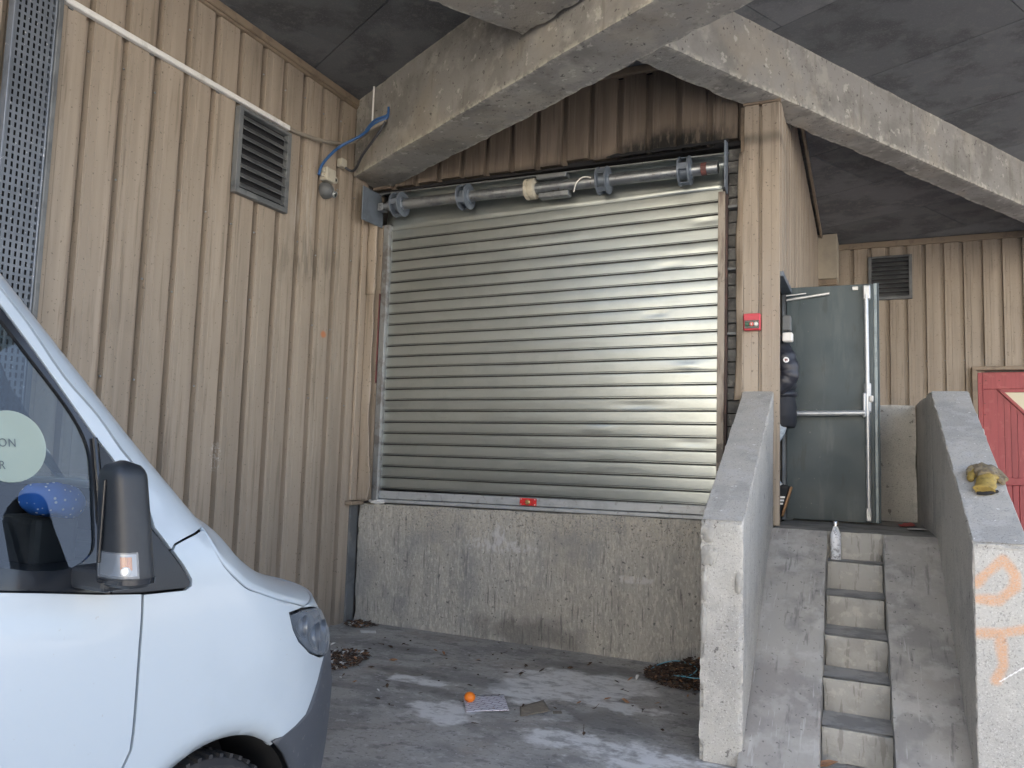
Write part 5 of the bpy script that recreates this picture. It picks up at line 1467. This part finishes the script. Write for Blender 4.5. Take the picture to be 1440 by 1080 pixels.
q = MB(); q.obox(VP(-1.6, HALF, 1.15), [VA, VN, (0, 0, 1)], (.02, HALF - .12, .88)); q.build('bulkhead', M['lining'], VAN)
def pouch(u, v):
    th = 2 * math.pi * u; ph = math.pi * (v - .5)
    x = .095 * math.cos(ph) ** .5 * math.cos(th) * (1 + .1 * noise.noise(Vector((math.cos(th) * 2, math.sin(th) * 2, v * 3)))) if abs(math.cos(ph)) > 1e-4 else 0
    y = .06 * math.cos(ph) ** .5 * math.sin(th) if abs(math.cos(ph)) > 1e-4 else 0
    return VP(.0 + x, .42 + y, 1.425 + .048 * math.sin(ph) + .012 * noise.noise(Vector((x * 20, y * 20, 2))) - .25 * x * .4)
q = MB(); q.grid(pouch, 28, 14)
o = q.build('cloth_pouch', M['pouch'], None, smooth=True, merge=.0005); tag(o, 'blue cloth pouch with white dots on the van dashboard, seen through the side window', 'pouch')
q = MB(); q.lathe(VP(-.12, 1.36, 1.68), VN, [(.004, 0)], 4)
# sticker on the side window and its lettering
stk = skin_part('sticker', [(-.305 + .088 * math.cos(t_ * math.pi / 24), 1.585 + .088 * math.sin(t_ * math.pi / 24)) for t_ in range(48)], 'sticker', parent=VAN, off=-.006, inset=0, rim=0, res=.04, mirror=False)
def lettering(txt, s_right, z_base, size, name='lettering'):
    cu = bpy.data.curves.new(name, 'FONT'); cu.body = txt; cu.size = size; cu.align_x = 'RIGHT'; cu.space_character = 1.12
    to = bpy.data.objects.new(name, cu); col.objects.link(to)
    bpy.context.view_layer.update()
    dg = bpy.context.evaluated_depsgraph_get()
    me = bpy.data.meshes.new_from_object(to.evaluated_get(dg))
    bpy.data.objects.remove(to)
    off = wloc(VAN)
    for v in me.vertices:
        v.co = S3(s_right + v.co.x * .9, z_base + v.co.y, -.0035) - off
    me.materials.clear(); me.materials.append(M['ink'])
    o = bpy.data.objects.new(name, me); col.objects.link(o); o.parent = stk; WL[o.name] = off.copy()
    return o
lettering('ION', -.292, 1.583, .029)
lettering('R', -.321, 1.529, .029)
# ------------------------------------------------------------------ person in the doorway
PX, PY, PZ = -0.672, 6.60, 1.13
pr = thing('person', (PX, PY, PZ), 'person in a black puffer jacket and pale jeans, half hidden in the doorway', 'person')
def skinned(name, joints, bones, mat, parent, sub=2, root=0):
    me = bpy.data.meshes.new(name)
    off = wloc(parent)
    me.from_pydata([Vector(j[0]) - off for j in joints], bones, [])
    me.materials.append(M[mat])
    o = bpy.data.objects.new(name, me); col.objects.link(o); o.parent = parent; WL[o.name] = off.copy()
    bm = bmesh.new(); bm.from_mesh(me)
    ly = bm.verts.layers.skin.verify(); bm.verts.ensure_lookup_table()
    for v, j in zip(bm.verts, joints):
        r_ = j[1]; v[ly].radius = (r_, r_) if not isinstance(r_, tuple) else r_
        v[ly].use_root = False
    bm.verts[root][ly].use_root = True
    bm.to_mesh(me); bm.free()
    o.modifiers.new('skin', 'SKIN').use_smooth_shade = True
    m2 = o.modifiers.new('sub', 'SUBSURF'); m2.levels = sub; m2.render_levels = sub
    bpy.context.view_layer.update()
    dg = bpy.context.evaluated_depsgraph_get()
    m3 = bpy.data.meshes.new_from_object(o.evaluated_get(dg))
    o.modifiers.clear(); o.data = m3
    for p in m3.polygons: p.use_smooth = True
    return o
def Q(x, y, z): return Vector((PX + x, PY + y, PZ + z))
# walking to the left (-x), rear foot pushing off; near side of the body faces the viewer
J = [(Q(0, 0, .92), .12), (Q(-.03, 0, 1.10), .115), (Q(-.05, 0, 1.30), .13), (Q(-.07, 0, 1.45), .07), (Q(-.10, 0, 1.52), .052), (Q(-.12, 0, 1.60), .078), (Q(-.13, 0, 1.70), .085),
     (Q(-.05, -.17, 1.40), .055), (Q(.075, -.22, 1.17), .042), (Q(-.10, -.22, 1.02), .032),
     (Q(-.05, .17, 1.40), .055), (Q(.02, .22, 1.15), .042), (Q(-.18, .20, 1.05), .032),
     (Q(.0, -.09, .86), .085), (Q(-.19, -.09, .50), .055), (Q(.02, -.09, .25), .036),
     (Q(-.02, .09, .86), .085), (Q(-.22, .09, .50), .058), (Q(-.26, .09, .10), .038)]
B_ = [(0, 1), (1, 2), (2, 3), (3, 4), (4, 5), (5, 6), (2, 7), (7, 8), (8, 9), (2, 10), (10, 11), (11, 12), (0, 13), (13, 14), (14, 15), (0, 16), (16, 17), (17, 18)]
body = skinned('body', J, B_, 'skin', pr)
def hand(wrist, d, side):
    d = d.normalized(); up = Vector((0, 0, 1)); sd_ = d.cross(up).normalized(); nn_ = sd_.cross(d)
    js = [(wrist, .026), (wrist + d * .05, .034), (wrist + d * .085, .036)]; bs = [(0, 1), (1, 2)]
    for k, ln in enumerate((.065, .078, .074, .058)):
        o_ = nn_ * ((k - 1.5) * .019)
        b0 = len(js)
        js += [(wrist + d * .09 + o_, .010), (wrist + d * (.09 + ln * .5) + o_ + sd_ * .01 * side, .009), (wrist + d * (.09 + ln * .8) + o_ + sd_ * .03 * side, .008)]
        bs += [(2, b0), (b0, b0 + 1), (b0 + 1, b0 + 2)]
    b0 = len(js); js += [(wrist + d * .05 + nn_ * .04, .011), (wrist + d * .085 + nn_ * .055 + sd_ * .02 * side, .009)]; bs += [(1, b0), (b0, b0 + 1)]
    return skinned('hand', js, bs, 'skin', pr, 1)
hand(Q(-.10, -.22, 1.02), Vector((-.9, .1, -.25)), 1)
hand(Q(-.18, .20, 1.05), Vector((-.9, -.1, -.1)), -1)
# head: hair, face
q = MB()
def headf(u, v, o=0.0):
    th = 2 * math.pi * u; ph = math.pi * (v - .5)
    return Q(-.135 + (.098 + o) * math.cos(ph) * math.cos(th), (.076 + o) * math.cos(ph) * math.sin(th), 1.655 + (.118 + o) * math.sin(ph))
q.grid(headf, 28, 18); q.build('head', M['skin'], pr, smooth=True, merge=.0005)
q = MB(); q.grid(lambda u, v: headf(-.30 + .60 * u, .42 + .58 * v, .012 + .006 * noise.noise(Vector((u * 9, v * 9, 1)))), 22, 12); q.grid(lambda u, v: headf(.30 + .40 * u, .74 + .26 * v, .012), 14, 6); q.build('hair', M['hair'], pr, smooth=True, merge=.0005)
q = MB(); q.add([Q(-.228, -.012, 1.672), Q(-.228, .012, 1.672), Q(-.258, 0, 1.632), Q(-.226, -.018, 1.628), Q(-.226, .018, 1.628)], [[0, 1, 2], [0, 2, 3], [1, 4, 2], [3, 2, 4], [0, 3, 4, 1]]); q.build('nose', M['skin'], pr, smooth=True)
for y in (-.032, .032):
    q = MB(); q.lathe(Q(-.222, y, 1.672), (-1, 0, 0), [(.012, 0), (.009, .005), (.003, .007)], 12); e_ = q.build('eye', M['eye'], pr, smooth=True)
    q = MB(); q.lathe(Q(-.2285, y, 1.672), (-1, 0, 0), [(.005, 0), (.003, .001)], 10); q.build('pupil', M['hair'], e_)
    q = MB(); q.lathe(Q(-.13, y * 2.45, 1.655), (0, 1 if y > 0 else -1, 0), [(.030, -.01), (.028, .006), (.014, .010), (.012, .004)], 14); q.build('ear', M['skin'], pr, smooth=True)
q = MB(); q.obox(Q(-.224, 0, 1.598), [(1, 0, 0), (0, 1, 0), (0, 0, 1)], (.006, .024, .006)); q.build('mouth', M['rust_red'], pr, bevel=.004)
# jacket: quilted tubes
def quilt(path, radii, name_mb, squash=(1, 1), rings=7, n=26, up=Vector((0, 1, 0))):
    P = catmull(path, 10); m = len(P)
    rr = [lerp(i / (m - 1), [k / (len(radii) - 1) for k in range(len(radii))], radii) for i in range(m)]
    vs = []
    for i, p in enumerate(P):
        t_ = (P[min(i + 1, m - 1)] - P[max(i - 1, 0)]).normalized()
        b_ = (up - t_ * up.dot(t_)).normalized(); a_ = t_.cross(b_)
        puff = abs(math.sin(math.pi * rings * i / (m - 1))) ** .55
        for k in range(n):
            th = 2 * math.pi * k / n
            r_ = rr[i] * (.87 + .17 * puff + .035 * noise.noise(Vector((math.cos(th) * 2, math.sin(th) * 2, i * .35))))
            vs.append(p + a_ * (math.cos(th) * r_ * squash[0]) + b_ * (math.sin(th) * r_ * squash[1]))
    fs = [[i * n + k, i * n + (k + 1) % n, (i + 1) * n + (k + 1) % n, (i + 1) * n + k] for i in range(m - 1) for k in range(n)]
    fs += [list(range(n))[::-1], [(m - 1) * n + k for k in range(n)]]
    name_mb.add(vs, fs)
q = MB()
quilt([Q(.0, 0, .98), Q(-.02, 0, 1.12), Q(-.05, 0, 1.30), Q(-.07, 0, 1.45)], [.125, .135, .14, .085], q, (1, 1.5), 6)
quilt([Q(-.04, -.14, 1.43), Q(.045, -.22, 1.30), Q(.078, -.235, 1.15), Q(-.01, -.24, 1.05), Q(-.11, -.23, 1.02)], [.075, .086, .080, .064, .045], q, (1, 1), 9)
quilt([Q(-.06, .14, 1.43), Q(.02, .22, 1.26), Q(.02, .23, 1.13), Q(-.10, .22, 1.07), Q(-.19, .20, 1.05)], [.075, .08, .072, .06, .045], q, (1, 1), 8)
quilt([Q(-.09, 0, 1.44), Q(-.10, 0, 1.50), Q(-.105, 0, 1.54)], [.085, .078, .075], q, (1, 1.1), 2)
jk = q.build('jacket', M['jacket'], pr, smooth=True, sharp=70)
q = MB(); quilt([Q(.0, 0, .755), Q(.0, 0, .88), Q(-.01, 0, 1.04)], [.118, .122, .118], q, (.98, 1.5), 1); q.build('coat_hem', M['tunic'], pr, smooth=True, sharp=70)
bc = Q(.072, -.314, 1.262); bn_ = Vector((.25, -.95, .15)).normalized()
q = MB(); q.lathe(bc, bn_, [(.0215, -.004), (.0215, .002), (.018, .003)], 22); bd = q.build('badge', M['white_lea'], jk, smooth=True, sharp=40)
ba = Vector((1, .26, 0)).normalized(); bb = bn_.cross(ba)
q = MB(); q.obox(bc + bn_ * .0035 + bb * .004, [ba, bn_, bb], (.011, .0008, .004)); q.obox(bc + bn_ * .0035 - bb * .006 - ba * .005, [ba, bn_, bb], (.004, .0008, .006)); q.obox(bc + bn_ * .0035 - bb * .006 + ba * .006, [ba, bn_, bb], (.003, .0008, .006)); q.build('badge_mark', M['rust_red'], bd)
q = MB()
quilt([Q(-.02, -.09, .90), Q(-.060, -.09, .70), Q(-.175, -.09, .50), Q(-.10, -.09, .36), Q(-.01, -.09, .28)], [.10, .088, .066, .056, .050], q, (1, 1), 3)
quilt([Q(-.01, .09, .90), Q(-.10, .09, .72), Q(-.22, .09, .50), Q(-.245, .09, .32), Q(-.26, .09, .12)], [.10, .09, .07, .062, .058], q, (1, 1), 3)
q.build('jeans', M['jeans'], pr, smooth=True, sharp=70)
def shoe(heel, toe, upv):
    f = (toe - heel).normalized(); sd_ = f.cross(upv).normalized(); u_ = sd_.cross(f); Lf = (toe - heel).length
    def foot(u, v):
        th = 2 * math.pi * u
        wd = .036 + .012 * math.sin(math.pi * min(1, v * 1.05)) ; ht = .085 * (1 - v) ** .8 + .030
        if v > .9: wd *= math.sqrt(max(.02, 1 - ((v - .9) / .1) ** 2))
        if v < .06: wd *= .8
        y = math.sin(th); x = math.cos(th)
        return heel + f * (Lf * v) + sd_ * (x * wd) + u_ * (max(-0.0, y) * ht + .024)
    q = MB(); q.grid(foot, 24, 16); so = q.build('shoe', M['shoe'], pr, smooth=True, sharp=60)
    def sole(u, v):
        ring = []
        return None
    q = MB(); pts = []
    for k in range(30):
        th = 2 * math.pi * k / 30
        pts.append(heel + f * (Lf * (.5 + .515 * math.cos(th))) + sd_ * (.046 * math.copysign(abs(math.sin(th)) ** .7, math.sin(th))))
    q.prism(pts, u_ * .017); q.build('sole', M['gum'], so, bevel=.004)
    for k in range(3):
        q = MB()
        for sgn in (-1, 1):
            c = heel + f * (Lf * (.40 + .11 * k)) + sd_ * (.0475 * sgn) + u_ * .052
            q.obox(c, [f + u_ * -.35, sd_, u_ + f * .35], (.007, .0022, .026))
        q.build('stripe', M['white_lea'], so)
    q = MB(); q.obox(heel + f * .012 + u_ * .10, [f, sd_, u_], (.014, .03, .022)); q.obox(heel + f * .075 + u_ * .112, [f, sd_, u_], (.03, .022, .010)); q.build('tongue', M['white_lea'], so, bevel=.005)
shoe(Q(.098, -.09, .285), Q(.030, -.09, .055), Vector((-1, 0, .28)))
shoe(Q(-.24, .09, .004), Q(-.50, .09, .004), Vector((0, 0, 1)))

# ------------------------------------------------------------------ small things on the landing, steps and walls
fl = thing('drinks_flask', (-0.246, 6.035, 0.942), 'white marbled metal drinks flask standing on the top step', 'flask')
fc = (-0.246, 6.035, 0.939)
q = MB(); q.lathe(fc, (0, 0, 1), [(.032, 0), (.0355, .004), (.0355, .155), (.033, .178), (.025, .200), (.0185, .222), (.017, .232)], 28); q.build('bottle', M['flask'], fl, smooth=True, sharp=50)
q = MB(); q.lathe(fc, (0, 0, 1), [(.0185, .232), (.0185, .262), (.016, .266)], 24); q.build('cap', M['steel_cap'], fl, smooth=True, sharp=40)
# glove lying over the right wall's coping
def topz(y): return 1.245 + (2.15 - 1.245) * (y - 4.41) / (6.39 - 4.41) + .006
gl = thing('work_glove', (0.57, 5.03, topz(5.03)), 'crumpled dirty yellow work glove lying on the right sloping wall', 'glove')
def G(x, y, h): return Vector((x, y, topz(y) + h))
def blobtube(name, path, radii, mat, sq=.75, wr=.25, seed=0.0, n=18):
    P = catmull([G(*p) for p in path], 8); m = len(P)
    vs = []
    for i, p in enumerate(P):
        t_ = (P[min(i + 1, m - 1)] - P[max(i - 1, 0)]).normalized(); up = Vector((0, -.4, .9))
        b_ = (up - t_ * up.dot(t_)).normalized(); a_ = t_.cross(b_)
        r_ = lerp(i / (m - 1), [k / (len(radii) - 1) for k in range(len(radii))], radii)
        for k in range(n):
            th = 2 * math.pi * k / n
            rr = r_ * (1 + wr * noise.noise(Vector((math.cos(th) * 1.6 + seed, math.sin(th) * 1.6, i * .28))) + .4 * wr * noise.noise(Vector((math.cos(th) * 4 + seed, math.sin(th) * 4, i * .7))))
            vs.append(p + a_ * (math.cos(th) * rr) + b_ * (math.sin(th) * rr * sq))
    q = MB(); q.add(vs, [[i * n + k, i * n + (k + 1) % n, (i + 1) * n + (k + 1) % n, (i + 1) * n + k] for i in range(m - 1) for k in range(n)] + [list(range(n))[::-1], [(m - 1) * n + k for k in range(n)]])
    return q.build(name, M[mat], gl, smooth=True, sharp=75)
blobtube('palm', [(.545, 5.12, .03), (.565, 5.06, .04), (.57, 5.00, .04)], [.035, .055, .048], 'glove_d', .7, .4, 1)
blobtube('cuff_leather', [(.572, 5.01, .035), (.555, 4.95, .03), (.535, 4.885, .022)], [.045, .045, .05], 'glove_y', .6, .35, 2)
blobtube('cuff_edge', [(.50, 4.873, .012), (.54, 4.868, .014), (.60, 4.89, .018)], [.008, .011, .008], 'cuff', .9, .2, 3)
blobtube('finger', [(.55, 5.10, .04), (.51, 5.11, .035), (.485, 5.07, .022)], [.028, .026, .016], 'glove_d', .8, .3, 4)
blobtube('finger', [(.52, 5.09, .03), (.495, 5.05, .022), (.490, 5.01, .016)], [.022, .022, .014], 'glove_y', .8, .3, 5)
blobtube('finger', [(.575, 5.10, .04), (.615, 5.08, .035), (.655, 5.02, .018)], [.026, .024, .014], 'glove_d', .8, .3, 6)
blobtube('finger', [(.585, 5.05, .04), (.615, 5.02, .03), (.640, 4.985, .014)], [.022, .022, .012], 'glove_d', .8, .3, 7)
blobtube('thumb', [(.56, 5.13, .03), (.555, 5.16, .03), (.54, 5.165, .016)], [.022, .020, .012], 'glove_d', .8, .3, 8)
def sheet(name, pts, mat, label, cat, z=.004, wr=.004, th=.0015, n=10):
    a, b_, c, d = [Vector((p[0], p[1], 0)) for p in pts]
    cen = (a + b_ + c + d) / 4
    def f(u, v):
        p = (a * (1 - u) + b_ * u) * (1 - v) + (d * (1 - u) + c * u) * v
        return Vector((p.x, p.y, z + wr * (noise.noise(Vector((p.x * 9, p.y * 9, z))) + .8)))
    q = MB(); q.grid(f, n, n)
    o = q.build(name, M[mat], None, smooth=True)
    md = o.modifiers.new('thick', 'SOLIDIFY'); md.thickness = th
    # object origin at the piece itself
    me = o.data
    for v in me.vertices: v.co -= Vector((cen.x, cen.y, z))
    o.location = (cen.x, cen.y, z); WL[o.name] = Vector(o.location)
    return tag(o, label, cat)
sheet('paper_sheet', [(-2.46, 4.70), (-2.30, 4.44), (-2.08, 4.60), (-2.25, 4.88)], 'paper', 'printed paper sheet lying on the yard floor under the orange fruit', 'paper', .006, .006)
q = MB()
tcx = Vector((-2.372, 4.625, .042))
def tang(u, v):
    th = 2 * math.pi * u; ph = math.pi * (v - .5)
    r_ = .036 * (1 + .03 * noise.noise(Vector((math.cos(th), math.sin(th), ph))))
    return tcx + Vector((r_ * math.cos(ph) * math.cos(th), r_ * math.cos(ph) * math.sin(th), r_ * .9 * math.sin(ph)))
q.grid(tang, 26, 16); o = q.build('tangerine', M['peel'], None, smooth=True, merge=.0004); tag(o, 'small orange tangerine resting on the printed paper', 'fruit')
sheet('cardboard_scrap', [(-2.06, 4.72), (-1.98, 4.55), (-1.86, 4.74), (-1.98, 4.92)], 'card', 'flattened brown cardboard scrap beside the printed paper', 'cardboard', .004, .004, .002)
sheet('printed_scrap', [(-1.845, 4.745), (-1.825, 4.70), (-1.775, 4.73), (-1.80, 4.775)], 'card', 'tiny tan printed scrap on the floor right of the cardboard', 'paper', .004, .002)
sheet('paper_scrap', [(-4.16, 5.93), (-4.10, 5.86), (-3.98, 5.92), (-4.04, 6.00)], 'white_paper', 'dirty pale paper scrap on the floor by the left end of the dock', 'paper', .004, .003)
sheet('white_paper', [(.225, 6.66), (.235, 6.50), (.36, 6.60), (.30, 6.74)], 'white_paper', 'folded white paper on the landing in front of the red packet', 'paper', L + .006, .012)
sheet('red_packet', [(.17, 7.02), (.20, 6.82), (.30, 7.10), (.28, 7.35)], 'red_paper', 'flat red packet on the landing behind the white paper', 'packet', L + .004, .012)
# crumpled white scrap and chip at the shutter's left foot
def crumple(u, v):
    th = 2 * math.pi * u; ph = math.pi * (v - .5)
    r_ = 1 + .55 * noise.noise(Vector((math.cos(th) * 3, math.sin(th) * 3, ph * 3)))
    return Vector((-4.27 + .085 * r_ * math.cos(ph) * math.cos(th), 6.262 + .02 * r_ * math.cos(ph) * math.sin(th), 1.122 + .02 * r_ * math.sin(ph)))
q = MB(); q.grid(crumple, 34, 16); o = q.build('crumpled_tissue', M['white_paper'], None, smooth=True, sharp=25, merge=.0004); tag(o, 'crumpled white tissue on the dock edge at the left foot of the shutter', 'tissue')

# ------------------------------------------------------------------ leaf litter
def leafmesh(mb, c, size, yaw, curl, tilt_, upz=0.0):
    ca, sa_ = math.cos(yaw), math.sin(yaw)
    pts = [(-1, 0), (-.35, .42), (.35, .36), (1, 0), (.35, -.36), (-.35, -.42), (0, 0)]
    vs = []
    for x, y in pts:
        X = x * size; Y = y * size
        z = curl * size * (abs(y) * 1.6 + .35 * x * x) + tilt_ * X
        vs.append(c + Vector((X * ca - Y * sa_, X * sa_ + Y * ca, z + upz)))
    mb.add(vs, [[6, 0, 5], [6, 5, 4], [6, 4, 3], [6, 3, 2], [6, 2, 1], [6, 1, 0]])
def heap(name, label, cx, cy, rx, ry, n, hmax, seed, mats=('leaf', 'leaf_tan', 'white_paper'), wts=(.82, .15, .03), mask=None):
    rnd = random.Random(seed); q = MB()
    for k in range(n):
        for _ in range(8):
            a = rnd.uniform(0, 2 * math.pi); r_ = rnd.random() ** .6
            x, y = cx + rx * r_ * math.cos(a), cy + ry * r_ * math.sin(a)
            if mask is None or mask(x, y): break
        else: continue
        zz = .004 + hmax * (1 - r_) * rnd.random()
        t_ = rnd.random(); q.cm = 0 if t_ < wts[0] else (1 if t_ < wts[0] + wts[1] else 2)
        leafmesh(q, Vector((x, y, zz)), rnd.uniform(.008, .030), rnd.uniform(0, 6.28), rnd.uniform(.1, .9), rnd.uniform(-.5, .5), .006)
        if rnd.random() < .22:
            b_ = Vector((x, y, zz + .008)); d_ = Vector((rnd.uniform(-1, 1), rnd.uniform(-1, 1), rnd.uniform(-.15, .25))).normalized()
            q.cm = 0; q.tube([b_, b_ + d_ * rnd.uniform(.02, .07)], .0018, 4)
    o = q.build(name, [M[m] for m in mats], None, recalc=False); tag(o, label, 'leaf litter', kind='stuff'); return o
heap('leaf_litter', 'brown leaf litter and chips on the floor beside the van bumper', -3.72, 5.0, .22, .34, 520, .02, 3, wts=(.70, .18, .12))
heap('leaf_litter', 'heap of dark dead leaves in the corner by the right end of the dock', -1.20, 5.98, .38, .36, 1500, .15, 5, wts=(.9, .09, .01), mask=lambda x, y: x < -.88 and y < 6.24)
heap('leaf_litter', 'small drift of dead leaves where the left wall meets the dock', -4.3, 6.12, .16, .12, 160, .03, 9)
heap('leaf_litter', 'scattered crumbs and bits of leaf across the yard floor', -2.6, 5.2, 1.7, 1.0, 110, .0, 12, wts=(.82, .12, .06))
tw = catmull([(-1.55, 5.93, .01), (-1.50, 6.02, .05), (-1.38, 6.05, .09), (-1.25, 5.98, .10), (-1.18, 5.90, .09), (-1.22, 5.80, .06), (-1.32, 5.80, .05), (-1.12, 5.74, .07), (-1.0, 5.80, .07)], 6)
q = MB(); q.tube(tw, .004, 6); o = q.build('twine', M['twine'], None, smooth=True); tag(o, 'loop of blue twine tangled in the leaves by the dock corner', 'twine')
q = MB(); leafmesh(q, Vector((-.235, 4.60, .02)), .06, .5, .6, .2); o = q.build('fallen_leaf', M['leaf_tan'], None); tag(o, 'curled tan leaf lying at the foot of the steps', 'leaf')
o.modifiers.new('thick', 'SOLIDIFY').thickness = .002
q = MB(); leafmesh(q, Vector((-2.0, 5.92, .01)), .03, 1.5, .6, .1); o = q.build('fallen_leaf', M['leaf'], None); tag(o, 'single dark leaf on the floor in front of the dock', 'leaf')
o.modifiers.new('thick', 'SOLIDIFY').thickness = .002
q = MB(); leafmesh(q, Vector((-3.33, 5.20, .012)), .035, .3, .7, .1); o = q.build('fallen_leaf', M['leaf_tan'], None); tag(o, 'brown leaf alone on the floor right of the van bumper', 'leaf')
o.modifiers.new('thick', 'SOLIDIFY').thickness = .002
# ------------------------------------------------------------------ unseen: building behind the viewer (mirrored in the shutter), another to the right
fb = MB(); fb.box(-40, 22, -34, -26, 0, 10)
fo_ = fb.build('backdrop_building', M['facade_warm']); tag(fo_, kind='structure')
fb = MB(); fb.box(16, 24, -24, 10, 0, 5.5)  # unseen building added to bounce warm light onto the stairs and van
fo_ = fb.build('backdrop_building', M['facade']); tag(fo_, kind='structure')
